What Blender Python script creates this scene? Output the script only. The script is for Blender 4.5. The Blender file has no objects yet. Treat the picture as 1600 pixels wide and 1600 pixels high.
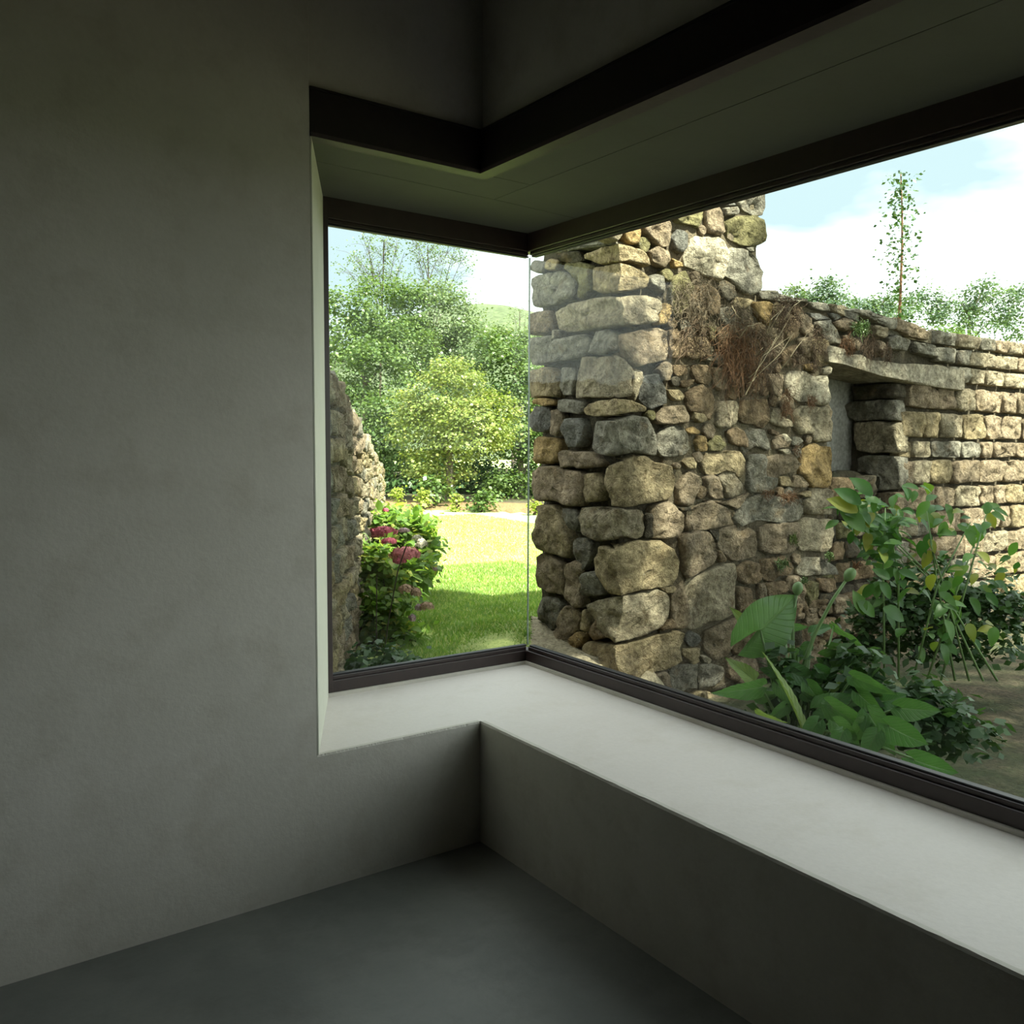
import bpy, bmesh, math, random
import numpy as np
from mathutils import Vector, Matrix, noise as mnoise

random.seed(7); rng = np.random.default_rng(7)
scene = bpy.context.scene
COL = scene.collection

# ---------------------------------------------------------------- camera
YAW, PITCH, ROLL = math.radians(52.3215), math.radians(-4.1937), math.radians(0.5283)
CAM = np.array([-1.744, -2.8502, 1.5]); FPX = 1409.64
F_ = np.array([math.cos(YAW)*math.cos(PITCH), math.sin(YAW)*math.cos(PITCH), math.sin(PITCH)])
_R = np.array([math.sin(YAW), -math.cos(YAW), 0.0]); _U = np.cross(_R, F_)
R_ = _R*math.cos(ROLL)+_U*math.sin(ROLL); U_ = -_R*math.sin(ROLL)+_U*math.cos(ROLL)
cd = bpy.data.cameras.new('camera'); cam = bpy.data.objects.new('camera', cd); COL.objects.link(cam)
cd.sensor_fit = 'HORIZONTAL'; cd.sensor_width = 36; cd.lens = FPX*36/1600
cd.shift_x = -0.065; cd.clip_start = 0.05; cd.clip_end = 600
cam.matrix_world = Matrix(((R_[0], U_[0], -F_[0], CAM[0]), (R_[1], U_[1], -F_[1], CAM[1]),
                           (R_[2], U_[2], -F_[2], CAM[2]), (0, 0, 0, 1)))
scene.camera = cam

def ray(u, v): return F_ + R_*(u-904)/FPX - U_*(v-800)/FPX
def onp(u, v, ax, val):                      # point of the picture on an axis plane
    D = ray(u, v); return CAM + D*((val-CAM[ax])/D[ax])
def at(u, v, dep): return CAM + ray(u, v)*dep  # point at a depth

# ---------------------------------------------------------------- colour management, sky, sun
scene.view_settings.view_transform = 'Standard'; scene.view_settings.look = 'None'
scene.view_settings.gamma = 1; scene.view_settings.use_curve_mapping = False
scene.view_settings.exposure = 0.2
scene.cycles.max_bounces = 10; scene.cycles.diffuse_bounces = 6; scene.cycles.transparent_max_bounces = 16
scene.cycles.transmission_bounces = 6; scene.cycles.glossy_bounces = 3
scene.cycles.sample_clamp_indirect = 6

SKY_STRENGTH = 1.0
w = bpy.data.worlds.new('sky'); scene.world = w; w.use_nodes = True
nt = w.node_tree; nt.nodes.clear()
def N(nt, t, **k):
    n = nt.nodes.new(t)
    for a, b in k.items(): setattr(n, a, b)
    return n
wo = N(nt, 'ShaderNodeOutputWorld'); bg = N(nt, 'ShaderNodeBackground'); bg.inputs[1].default_value = SKY_STRENGTH
tc = N(nt, 'ShaderNodeTexCoord'); mp = N(nt, 'ShaderNodeMapping'); mp.inputs['Scale'].default_value = (1, 1, 2.6)
mp.inputs['Location'].default_value = (0.35, 0.1, 0.2)
nz = N(nt, 'ShaderNodeTexNoise'); nz.inputs['Scale'].default_value = 1.9; nz.inputs['Detail'].default_value = 6
cr = N(nt, 'ShaderNodeValToRGB')
cr.color_ramp.elements[0].position = 0.34; cr.color_ramp.elements[0].color = (0.72, 0.90, 0.98, 1)
cr.color_ramp.elements[1].position = 0.56; cr.color_ramp.elements[1].color = (3.1, 3.15, 3.15, 1)
nt.links.new(tc.outputs['Generated'], mp.inputs[0]); nt.links.new(mp.outputs[0], nz.inputs['Vector'])
nt.links.new(nz.outputs[0], cr.inputs[0]); nt.links.new(cr.outputs[0], bg.inputs[0]); nt.links.new(bg.outputs[0], wo.inputs[0])

SUN_DIR = Vector((0.22, -0.70, 1.0)).normalized()
sd = bpy.data.lights.new('sun', 'SUN'); sd.energy = 21.0; sd.angle = 0.02; sd.color = (1.0, 0.95, 0.82)
sun = bpy.data.objects.new('sun', sd); COL.objects.link(sun)
sun.rotation_euler = SUN_DIR.to_track_quat('Z', 'Y').to_euler(); sun.location = (3, -8, 14)

# ---------------------------------------------------------------- object helpers
def mesh_obj(name, verts, faces, mat, parent=None, smooth=False, origin=None, **props):
    verts = np.asarray(verts, dtype=np.float64)
    if origin is not None: verts = verts - np.asarray(origin)
    me = bpy.data.meshes.new(name)
    me.from_pydata([tuple(v) for v in verts], [], [tuple(int(i) for i in f) for f in faces])
    me.materials.append(mat)
    if smooth: me.shade_smooth()
    me.update()
    return link(name, me, parent, origin, **props)
def link(name, me, parent=None, origin=None, **props):
    o = bpy.data.objects.new(name, me); COL.objects.link(o)
    if origin is not None: o.location = Vector(origin)
    if parent is not None:
        o.parent = parent
        if parent.type == 'EMPTY' or any(abs(c) > 0 for c in parent.location):
            o.location = Vector(o.location) - world_loc(parent)
    for k, v in props.items(): o[k] = v
    return o
def world_loc(o):
    l = Vector(o.location); p = o.parent
    while p is not None: l += Vector(p.location); p = p.parent
    return l
def fast_mesh(name, verts, nside, mat, parent=None, origin=None, **props):
    """verts: (n*nside,3) polygons that share nothing"""
    verts = np.asarray(verts, dtype=np.float32).reshape(-1, 3)
    if origin is not None: verts = verts - np.asarray(origin, dtype=np.float32)
    n = len(verts)//nside
    me = bpy.data.meshes.new(name)
    me.vertices.add(len(verts)); me.vertices.foreach_set('co', verts.ravel())
    me.loops.add(len(verts)); me.loops.foreach_set('vertex_index', np.arange(len(verts), dtype=np.int32))
    me.polygons.add(n); me.polygons.foreach_set('loop_start', np.arange(n, dtype=np.int32)*nside)
    me.polygons.foreach_set('loop_total', np.full(n, nside, dtype=np.int32))
    me.materials.append(mat); me.update(calc_edges=True); me.validate()
    return link(name, me, parent, origin, **props)
def empty(name, loc, label, cat, group=None, kind=None):
    o = bpy.data.objects.new(name, None); COL.objects.link(o); o.location = Vector(loc)
    tag(o, label, cat, group); o.empty_display_size = .1
    if kind: o['kind'] = kind
    return o
def tag(o, label, cat, group=None):
    o['label'] = label; o['category'] = cat
    if group: o['group'] = group
    return o
def box_vf(x0, x1, y0, y1, z0, z1):
    v = [(x0,y0,z0),(x1,y0,z0),(x1,y1,z0),(x0,y1,z0),(x0,y0,z1),(x1,y0,z1),(x1,y1,z1),(x0,y1,z1)]
    f = [(0,3,2,1),(4,5,6,7),(0,1,5,4),(1,2,6,5),(2,3,7,6),(3,0,4,7)]
    return v, f
def box(name, b, mat, parent=None, bevel=0, **props):
    v, f = box_vf(*b); o = mesh_obj(name, v, f, mat, parent, **props)
    if bevel:
        m = o.modifiers.new('bevel', 'BEVEL'); m.width = bevel; m.segments = 2; m.limit_method = 'ANGLE'
    return o
def prism(name, pts, z0, z1, mat, parent=None, **props):
    """vertical prism over a plan polygon (counter-clockwise)"""
    n = len(pts); v = [(x, y, z0) for x, y in pts]+[(x, y, z1) for x, y in pts]
    f = [tuple(range(n-1, -1, -1)), tuple(range(n, 2*n))]+[(i, (i+1) % n, n+(i+1) % n, n+i) for i in range(n)]
    return mesh_obj(name, v, f, mat, parent, **props)
def tube_vf(path, radii, sides=6):
    P = np.asarray(path, float); n = len(P); V = []; Fc = []
    ref = np.array([0.3, 0.5, 0.8])
    for i in range(n):
        t = P[min(i+1, n-1)]-P[max(i-1, 0)]; t /= np.linalg.norm(t)+1e-9
        a = np.cross(t, ref); a /= np.linalg.norm(a)+1e-9; b = np.cross(t, a)
        for k in range(sides):
            an = 2*math.pi*k/sides; V.append(P[i]+radii[i]*(a*math.cos(an)+b*math.sin(an)))
    for i in range(n-1):
        for k in range(sides):
            k2 = (k+1) % sides; Fc.append((i*sides+k, i*sides+k2, (i+1)*sides+k2, (i+1)*sides+k))
    Fc.append(tuple(range(sides-1, -1, -1))); Fc.append(tuple(range((n-1)*sides, n*sides)))
    return V, Fc
def join_vf(parts):
    V = []; Fc = []
    for v, f in parts:
        b = len(V); V.extend(v); Fc.extend([tuple(i+b for i in q) for q in f])
    return V, Fc
def nvec(p, s=1.0): return np.array(mnoise.noise_vector(Vector(p)*s))
def nval(p, s=1.0): return mnoise.noise(Vector(p)*s)

# ---------------------------------------------------------------- materials
def mat_new(name):
    m = bpy.data.materials.new(name); m.use_nodes = True; nt = m.node_tree; nt.nodes.clear()
    out = N(nt, 'ShaderNodeOutputMaterial'); b = N(nt, 'ShaderNodeBsdfPrincipled')
    nt.links.new(b.outputs[0], out.inputs[0]); b.inputs['Specular IOR Level'].default_value = 0.25
    return m, nt, b, out
def ramp(nt, src, p0, c0, p1, c1):
    r = N(nt, 'ShaderNodeValToRGB'); e = r.color_ramp.elements
    e[0].position, e[0].color = p0, (*c0, 1); e[1].position, e[1].color = p1, (*c1, 1)
    nt.links.new(src, r.inputs[0]); return r.outputs[0]
def noise_n(nt, vec, scale, detail=4, rough=0.6):
    n = N(nt, 'ShaderNodeTexNoise'); n.inputs['Scale'].default_value = scale
    n.inputs['Detail'].default_value = detail; n.inputs['Roughness'].default_value = rough
    nt.links.new(vec, n.inputs['Vector']); return n.outputs[0]
def mix(nt, fac, a, b, mode='MIX'):
    m = N(nt, 'ShaderNodeMix', data_type='RGBA', blend_type=mode)
    for s, i in ((fac, 0), (a, 6), (b, 7)):
        if isinstance(s, (int, float)): m.inputs[i].default_value = s
        elif isinstance(s, tuple): m.inputs[i].default_value = (*s, 1)
        else: nt.links.new(s, m.inputs[i])
    return m.outputs[2]
def math_n(nt, op, a, b):
    m = N(nt, 'ShaderNodeMath', operation=op)
    for s, i in ((a, 0), (b, 1)):
        if isinstance(s, (int, float)): m.inputs[i].default_value = s
        else: nt.links.new(s, m.inputs[i])
    return m.outputs[0]
def bump(nt, b, h, strength, dist):
    n = N(nt, 'ShaderNodeBump'); n.inputs['Strength'].default_value = strength; n.inputs['Distance'].default_value = dist
    nt.links.new(h, n.inputs['Height']); nt.links.new(n.outputs[0], b.inputs['Normal'])

def plaster_mat(name, c0, c1, stain, bmp=0.25, rough=0.75):
    m, nt, b, o = mat_new(name); g = N(nt, 'ShaderNodeNewGeometry').outputs['Position']
    big = noise_n(nt, g, 1.3, 5, .62); mid = noise_n(nt, g, 5.5, 5, .65); fine = noise_n(nt, g, 60, 3)
    c = ramp(nt, big, .38, c0, .62, c1)
    c = mix(nt, ramp(nt, mid, .50, (0, 0, 0), .72, (.5, .5, .5)), c, stain)
    c = mix(nt, .22, c, mix(nt, fine, (.72, .72, .72), (1.25, 1.25, 1.25)), 'MULTIPLY')
    nt.links.new(c, b.inputs['Base Color']); b.inputs['Roughness'].default_value = rough
    bump(nt, b, math_n(nt, 'ADD', mid, math_n(nt, 'MULTIPLY', fine, .25)), bmp, .012)
    return m
M_PLASTER = plaster_mat('lime_plaster', (.55, .52, .47), (.63, .595, .545), (.44, .40, .34))
M_DARKROOM = plaster_mat('dark_room_plaster', (.10, .097, .085), (.13, .125, .11), (.09, .087, .077))  # dark plaster colour for the rest of the room, cuts bounced light
M_SILL = plaster_mat('polished_plaster_sill', (.68, .625, .59), (.72, .665, .635), (.60, .54, .48), .15, .5)
M_REVEAL = plaster_mat('reveal_plaster', (.66, .66, .56), (.70, .69, .60), (.60, .60, .50), .2)
M_FLOOR = plaster_mat('concrete_floor', (.16, .165, .155), (.22, .22, .205), (.12, .12, .11), .15, .42)
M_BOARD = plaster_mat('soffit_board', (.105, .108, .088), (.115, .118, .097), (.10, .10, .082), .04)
def metal_mat(name, col, rough, spec=.5):
    m, nt, b, o = mat_new(name); g = N(nt, 'ShaderNodeNewGeometry').outputs['Position']
    c = ramp(nt, noise_n(nt, g, 30, 4), .3, tuple(k*.85 for k in col), .7, tuple(k*1.15 for k in col))
    nt.links.new(c, b.inputs['Base Color']); b.inputs['Roughness'].default_value = rough; b.inputs['Specular IOR Level'].default_value = spec
    return m
M_FRAME = metal_mat('brown_frame', (.032, .019, .018), .38)
M_GASKET = metal_mat('black_gasket', (.008, .008, .010), .5)
M_BEAM = metal_mat('dark_steel', (.020, .016, .016), .55, .3)
M_BEAMLIP = metal_mat('brown_steel_lip', (.06, .045, .05), .5, .3)

# thin architectural glass: mostly see-through, Fresnel reflection, slight green
M_GLASS, nt, b, out = mat_new('window_glass'); nt.nodes.remove(b)
tr = N(nt, 'ShaderNodeBsdfTransparent'); tr.inputs[0].default_value = (.93, .97, .945, 1)
gl = N(nt, 'ShaderNodeBsdfGlossy'); gl.inputs['Roughness'].default_value = .0
fr = N(nt, 'ShaderNodeFresnel'); gg = N(nt, 'ShaderNodeNewGeometry')   # same reflectance on the way in and out of the thin pane
nt.links.new(math_n(nt, 'ADD', math_n(nt, 'MULTIPLY', gg.outputs['Backfacing'], 1/1.17-1.17), 1.17), fr.inputs[0])
ms = N(nt, 'ShaderNodeMixShader'); nt.links.new(fr.outputs[0], ms.inputs[0])
nt.links.new(tr.outputs[0], ms.inputs[1]); nt.links.new(gl.outputs[0], ms.inputs[2]); nt.links.new(ms.outputs[0], out.inputs[0])
M_GEDGE, nt, b, out = mat_new('glass_edge'); b.inputs['Base Color'].default_value = (.35, .38, .34, 1); b.inputs['Roughness'].default_value = .2

def stone_mat(name, moss=0.35, lichen=.5):
    m, nt, b, o = mat_new(name); geo = N(nt, 'ShaderNodeNewGeometry'); g = geo.outputs['Position']
    oi = N(nt, 'ShaderNodeObjectInfo')
    off = N(nt, 'ShaderNodeVectorMath', operation='ADD'); cmb = N(nt, 'ShaderNodeCombineXYZ')
    nt.links.new(math_n(nt, 'MULTIPLY', oi.outputs['Random'], 17.0), cmb.inputs[0]); nt.links.new(cmb.outputs[0], off.inputs[1]); nt.links.new(g, off.inputs[0])
    v = off.outputs[0]
    n1 = noise_n(nt, v, 6, 6, .7); n2 = noise_n(nt, v, 28, 6, .75); n3 = noise_n(nt, v, 110, 3)
    mus = N(nt, 'ShaderNodeTexVoronoi', feature='DISTANCE_TO_EDGE'); mus.inputs['Scale'].default_value = 7
    nt.links.new(v, mus.inputs['Vector'])
    c = oi.outputs['Color']
    c = mix(nt, 1.0, c, ramp(nt, n1, .3, (.62, .60, .60), .7, (1.35, 1.33, 1.28)), 'MULTIPLY')
    c = mix(nt, .95, c, ramp(nt, n2, .34, (.48, .45, .42), .66, (1.5, 1.48, 1.45)), 'MULTIPLY')
    c = mix(nt, .7, c, ramp(nt, noise_n(nt, v, 75, 4, .7), .30, (.35, .33, .30), .45, (1.06, 1.06, 1.06)), 'MULTIPLY')
    rust = ramp(nt, noise_n(nt, v, 9, 3), .58, (0, 0, 0), .75, (.55, .55, .55))
    c = mix(nt, rust, c, (.25, .17, .085))
    spots = ramp(nt, noise_n(nt, v, 55, 2), .68, (0, 0, 0), .74, (lichen, lichen, lichen))
    c = mix(nt, spots, c, (.50, .49, .42))
    dark = ramp(nt, noise_n(nt, g, 2.6, 5, .7), .5, (0, 0, 0), .72, (moss, moss, moss))
    c = mix(nt, dark, c, (.07, .068, .028))
    nt.links.new(c, b.inputs['Base Color']); b.inputs['Roughness'].default_value = .9; b.inputs['Specular IOR Level'].default_value = .15
    chip = N(nt, 'ShaderNodeTexVoronoi', feature='F1'); chip.inputs['Scale'].default_value = 19; nt.links.new(v, chip.inputs['Vector'])
    pits = ramp(nt, noise_n(nt, v, 75, 4, .7), .30, (.28, .27, .25), .46, (1, 1, 1)); 
    h = math_n(nt, 'ADD', math_n(nt, 'MULTIPLY', n1, 1.2), math_n(nt, 'MULTIPLY', n2, 1.1))
    h = math_n(nt, 'ADD', h, math_n(nt, 'MULTIPLY', chip.outputs[0], .7)); h = math_n(nt, 'ADD', h, math_n(nt, 'MULTIPLY', pits, .22))
    h = math_n(nt, 'ADD', h, math_n(nt, 'MULTIPLY', n3, .4))
    h = math_n(nt, 'ADD', h, math_n(nt, 'MULTIPLY', ramp(nt, mus.outputs[0], .0, (0, 0, 0), .03, (1, 1, 1)), .12))
    bump(nt, b, h, 1.0, .042)
    return m
M_STONE = stone_mat('rubble_stone', .35)
M_STONE_MOSSY = stone_mat('mossy_stone', .95, .25)
def earthy(name, c0, c1, c2, s=18, bmp=.9):
    m, nt, b, o = mat_new(name); g = N(nt, 'ShaderNodeNewGeometry').outputs['Position']
    a = noise_n(nt, g, s, 6, .7); d = noise_n(nt, g, s*.22, 4)
    c = mix(nt, ramp(nt, d, .4, (0, 0, 0), .62, (1, 1, 1)), ramp(nt, a, .3, c0, .7, c1), c2)
    c = mix(nt, .7, c, ramp(nt, noise_n(nt, g, s*4, 3), .3, (.5, .5, .5), .7, (1.3, 1.3, 1.3)), 'MULTIPLY')
    nt.links.new(c, b.inputs['Base Color']); b.inputs['Roughness'].default_value = .95
    bump(nt, b, a, bmp, .05); return m
M_MORTAR = earthy('old_mortar', (.045, .038, .026), (.15, .125, .085), (.085, .072, .045), 22)
M_MORTAR_WARM = earthy('flush_lime_mortar', (.10, .078, .05), (.23, .185, .125), (.15, .125, .075), 26)
M_MOSSBANK = earthy('mossy_earth', (.010, .011, .005), (.035, .035, .014), (.025, .018, .011), 14)
M_SOIL = earthy('soil', (.05, .04, .025), (.12, .095, .06), (.05, .06, .025), 10)
M_MULCH = earthy('brown_mulch', (.13, .075, .035), (.28, .18, .09), (.21, .15, .07), 9)
M_SAND = earthy('sandy_rubble', (.24, .20, .13), (.45, .38, .26), (.34, .29, .19), 14)
M_HILL = earthy('far_hillside', (.055, .085, .035), (.11, .125, .065), (.08, .105, .05), .5, .2)
M_CONC = earthy('exterior_render', (.30, .29, .26), (.36, .35, .31), (.33, .32, .29), 9, .2)

def leaf_mat(name, c0, c1, c2=None, rough=.45, trans=.35, veins=False):
    m, nt, b, out = mat_new(name); geo = N(nt, 'ShaderNodeNewGeometry')
    oi = N(nt, 'ShaderNodeObjectInfo')
    rnd = math_n(nt, 'FRACT', math_n(nt, 'ADD', geo.outputs['Random Per Island'], oi.outputs['Random']), 0)
    c = ramp(nt, rnd, .0, c0, 1.0, c1)
    if c2: c = mix(nt, ramp(nt, rnd, .82, (0, 0, 0), .9, (1, 1, 1)), c, c2)
    c = mix(nt, .5, c, ramp(nt, noise_n(nt, geo.outputs['Position'], 2.2, 3), .3, (.6, .62, .6), .7, (1.3, 1.28, 1.2)), 'MULTIPLY')
    if veins:
        n = noise_n(nt, geo.outputs['Position'], 30, 3)
        c = mix(nt, .35, c, ramp(nt, n, .35, (.7, .75, .7), .65, (1.2, 1.2, 1.2)), 'MULTIPLY')
    nt.links.new(c, b.inputs['Base Color']); b.inputs['Roughness'].default_value = rough; b.inputs['Specular IOR Level'].default_value = .4
    t = N(nt, 'ShaderNodeBsdfTranslucent'); nt.links.new(mix(nt, 1.0, c, (1.3, 1.35, .7), 'MULTIPLY'), t.inputs[0])
    x = N(nt, 'ShaderNodeMixShader'); x.inputs[0].default_value = trans
    nt.links.new(b.outputs[0], x.inputs[1]); nt.links.new(t.outputs[0], x.inputs[2]); nt.links.new(x.outputs[0], out.inputs[0])
    return m
M_LEAF_ASH = leaf_mat('ash_leaves', (.055, .105, .03), (.125, .18, .05))
M_LEAF_PALE = leaf_mat('pale_ash_leaves', (.075, .125, .05), (.14, .185, .075))
M_LEAF_HAZEL = leaf_mat('hazel_leaves', (.13, .18, .04), (.22, .26, .065), (.27, .27, .08))
M_LEAF_DARK = leaf_mat('dark_leaves', (.02, .055, .014), (.055, .11, .03), trans=.25)
M_LEAF_YEL = leaf_mat('yellow_shrub_leaves', (.20, .26, .04), (.33, .36, .08))
M_LEAF_LAUREL = leaf_mat('laurel_leaves', (.05, .10, .022), (.13, .19, .055), rough=.3, trans=.2)
M_LEAF_FAR = leaf_mat('far_leaves', (.055, .10, .06), (.12, .17, .095))  # bluish and desaturated: distance haze put into the leaf colour
M_LEAF_HYD = leaf_mat('hydrangea_leaves', (.11, .21, .04), (.22, .33, .075), (.36, .38, .09), rough=.5, trans=.5)
M_LEAF_LOW = leaf_mat('low_leaves', (.025, .065, .022), (.07, .14, .045), rough=.5, trans=.3)
def arum_mat(name, c0, c1):
    m = leaf_mat(name, c0, c1, rough=.36, trans=.3, veins=True); nt = m.node_tree
    b = [n for n in nt.nodes if n.type == 'BSDF_PRINCIPLED'][0]; t = [n for n in nt.nodes if n.type == 'BSDF_TRANSLUCENT'][0]
    src = b.inputs['Base Color'].links[0].from_socket
    uv = N(nt, 'ShaderNodeUVMap'); sp = N(nt, 'ShaderNodeSeparateXYZ'); nt.links.new(uv.outputs[0], sp.inputs[0])
    sa = math_n(nt, 'ABSOLUTE', sp.outputs[0], 0)
    ph = math_n(nt, 'FRACT', math_n(nt, 'SUBTRACT', math_n(nt, 'MULTIPLY', sp.outputs[1], 8.0), math_n(nt, 'MULTIPLY', math_n(nt, 'POWER', sa, .8), 2.6)), 0)
    line = ramp(nt, math_n(nt, 'ABSOLUTE', math_n(nt, 'SUBTRACT', ph, .5), 0), .0, (1, 1, 1), .13, (0, 0, 0))
    mid = ramp(nt, sa, .0, (1, 1, 1), .07, (0, 0, 0))
    f = math_n(nt, 'MAXIMUM', math_n(nt, 'MULTIPLY', line, .45), mid)
    c = mix(nt, math_n(nt, 'MULTIPLY', f, .55), src, (.26, .36, .17)); nt.links.new(c, b.inputs['Base Color'])
    bump(nt, b, math_n(nt, 'SUBTRACT', 1.0, f), .5, .01); return m
M_ARUM = arum_mat('arum_leaves', (.065, .165, .05), (.12, .24, .08)); M_ARUM_PALE = arum_mat('pale_arum_leaves', (.19, .28, .07), (.24, .32, .10))
M_CLIMB = leaf_mat('climber_leaves', (.045, .13, .03), (.11, .23, .045), (.24, .26, .04), rough=.4, trans=.45)
M_STALK = leaf_mat('green_stalk', (.15, .25, .09), (.20, .31, .13), trans=.15)
M_GRASS_BL = leaf_mat('grass_blades', (.13, .25, .05), (.26, .38, .10), (.45, .46, .20), trans=.4)
M_GRASS_SUNLIT = leaf_mat('sunlit_grass_blades', (.30, .42, .12), (.48, .56, .21), (.58, .60, .29), trans=.4)  # paler copy of the blade colour, sunlight painted in for the far lawn
def plain(name, c, rough=.8):
    m, nt, b, o = mat_new(name); geo = N(nt, 'ShaderNodeNewGeometry')
    k = ramp(nt, geo.outputs['Random Per Island'], 0, tuple(q*.6 for q in c), 1, tuple(min(1, q*1.4) for q in c))
    nt.links.new(k, b.inputs['Base Color']); b.inputs['Roughness'].default_value = rough; return m
M_ROOT = plain('dry_roots', (.085, .055, .033)); M_ROOT_RED = plain('rusty_roots', (.13, .065, .03))
M_STRAW = plain('dry_straw', (.22, .18, .11)); M_ROOT_GREY = plain('grey_roots', (.11, .085, .055))
M_BARK = earthy('bark', (.10, .08, .055), (.24, .20, .15), (.15, .13, .10), 12)
M_TWIG = plain('dark_twig', (.045, .032, .022)); M_MOSS = plain('moss_green', (.10, .13, .03))
M_PINK = plain('deep_pink_petals', (.50, .12, .17)); M_ROSE = plain('rose_petals', (.52, .18, .19))
M_LILAC = plain('faded_lilac_petals', (.50, .36, .38)); M_TAN = plain('dried_tan_petals', (.42, .28, .19))
M_CREAM = plain('cream_petals', (.62, .58, .44))

# lawn
M_LAWN, nt, b, o = mat_new('lawn_turf'); g = N(nt, 'ShaderNodeNewGeometry').outputs['Position']
a = noise_n(nt, g, 38, 5, .75); d = noise_n(nt, g, .55, 4); e = noise_n(nt, g, 4, 4)
c = ramp(nt, a, .3, (.19, .27, .07), .7, (.42, .45, .17))
sy = N(nt, 'ShaderNodeSeparateXYZ'); nt.links.new(g, sy.inputs[0])
dry = math_n(nt, 'MULTIPLY', ramp(nt, math_n(nt, 'MULTIPLY', sy.outputs[1], .1), .32, (0, 0, 0), .75, (1, 1, 1)), ramp(nt, d, .30, (.45, .45, .45), .60, (.9, .9, .9)))  # far turf paler: sunlight painted in by distance, with random dry patches
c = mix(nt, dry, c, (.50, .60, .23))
c = mix(nt, .5, c, ramp(nt, e, .3, (.75, .8, .7), .7, (1.2, 1.15, 1.15)), 'MULTIPLY')
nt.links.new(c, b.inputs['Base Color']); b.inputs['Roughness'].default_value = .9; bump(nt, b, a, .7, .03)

# ================================================================= THE ROOM
D = .6489; ZS, ZB, ZT = .4644, 2.4720, 2.617
ZFB, ZGB, ZGT = .4776, .5472, 2.3706
XJ, XJ2 = -.633, -.334      # splayed left jamb, inner and outer
YEND = -3.6                 # far end of the long window, behind the right frame edge
S = dict(kind='structure')
# floor
box('floor', (-5.2, 0.02, -6.2, 0.02, -.2, 0), M_FLOOR, **S)
# a rough arris: low parapet with a slightly uneven edge on the room side
def wall_strip(name, p0, p1, z0, z1, thick, nrm, mat, n=140, amp=.0034):
    """wall between plan points p0-p1, face towards nrm, with a slightly chipped top edge"""
    p0, p1, nrm = map(np.array, (p0, p1, nrm)); V = []; Fc = []
    for i in range(n+1):
        q = p0+(p1-p0)*i/n
        j = nval((q[0]*23, q[1]*23, 3.1))*amp + (nval((q[0]*90, q[1]*90, 9.))*amp*.8)
        a = q; bk = q-nrm*thick
        ch = nrm*(-abs(j)-.0015)
        V += [(a[0], a[1], z0), (a[0], a[1], z1-.006-abs(j)), (a[0]+ch[0]*2, a[1]+ch[1]*2, z1+j*.2), (bk[0], bk[1], z1), (bk[0], bk[1], z0)]
    for i in range(n):
        for k in range(5):
            k2 = (k+1) % 5; Fc.append((i*5+k, (i+1)*5+k, (i+1)*5+k2, i*5+k2))
    Fc += [(4, 3, 2, 1, 0), tuple(n*5+k for k in range(5))]
    o = mesh_obj(name, V, Fc, mat, **S)
    bm = bmesh.new(); bm.from_mesh(o.data); bmesh.ops.recalc_face_normals(bm, faces=bm.faces); bm.to_mesh(o.data); bm.free()
    return o
# lower walls under the sill
wall_strip('wall_north_low', (XJ, 0), (0, 0), 0, ZS, .02, (0, -1), M_PLASTER)
wall_strip('wall_east_low', (0, 0), (0, YEND-2.6), 0, ZS, .02, (-1, 0), M_PLASTER, 200)
# left wall beside the window, full height, with splayed reveal
prism('wall_north', [(-5.2, 0), (XJ, 0), (XJ2, D+.02), (XJ2, D+.13), (-5.2, D+.13)], -.05, 3.42, M_PLASTER, **S)
# reveal skin (paler plaster) as its own thin layer of finish
prism('trim_1', [(XJ+.0015, .0005), (XJ+.006, -.0004), (XJ2+.004, D-.002), (XJ2-.001, D)], ZS, ZB+.002, M_REVEAL, **S)
# sill
prism('trim_2', [(XJ-.02, .005), (.005, .005), (.005, YEND-2.6), (D+.13, YEND-2.6), (D+.13, D+.13), (XJ2-.12, D+.13), (XJ2-.12, D), (XJ2, D)][::1], ZS-.16, ZS-.0005, M_SILL, **S)
for k in ('wall_north_low',): pass
# outer plinth below the window
prism('wall_north_outer', [(XJ2-.1, D-.05), (D-.05, D-.05), (D-.05, YEND-2.6), (D+.13, YEND-2.6), (D+.13, D+.13), (XJ2-.1, D+.13)], -.15, ZS-.17, M_CONC, **S)
# the low plaster lip that carries the frame
prism('trim_3', [(XJ2, D-.012), (D-.012, D-.012), (D-.012, YEND), (D+.10, YEND), (D+.10, D+.10), (XJ2, D+.10)], ZS-.01, ZFB+.001, M_PLASTER, **S)
# ceiling over the recess: four boards with open joints
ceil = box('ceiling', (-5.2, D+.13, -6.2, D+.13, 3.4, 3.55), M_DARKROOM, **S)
sof = prism('ceiling_soffit', [(XJ-.03, .02), (.02, .02), (.02, YEND-2.6), (D+.13, YEND-2.6), (D+.13, D+.13), (XJ-.03, D+.13)], ZB+.016, 3.4, M_CONC, **S)
g_ = .0018
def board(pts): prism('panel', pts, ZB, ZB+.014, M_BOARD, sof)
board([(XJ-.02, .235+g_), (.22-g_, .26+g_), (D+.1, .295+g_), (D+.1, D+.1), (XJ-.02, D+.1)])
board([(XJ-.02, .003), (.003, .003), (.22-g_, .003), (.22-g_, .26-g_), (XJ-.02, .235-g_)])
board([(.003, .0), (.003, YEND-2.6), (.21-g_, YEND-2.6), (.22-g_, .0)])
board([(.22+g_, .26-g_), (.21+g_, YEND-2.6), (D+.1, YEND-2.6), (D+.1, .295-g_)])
# upper wall above the beam
prism('wall_north_upper', [(XJ, .018), (.018, .018), (.018, YEND-2.6), (.06, YEND-2.6), (.06, .06), (XJ, .06)], ZT-.01, 3.42, M_PLASTER, **S)
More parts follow.
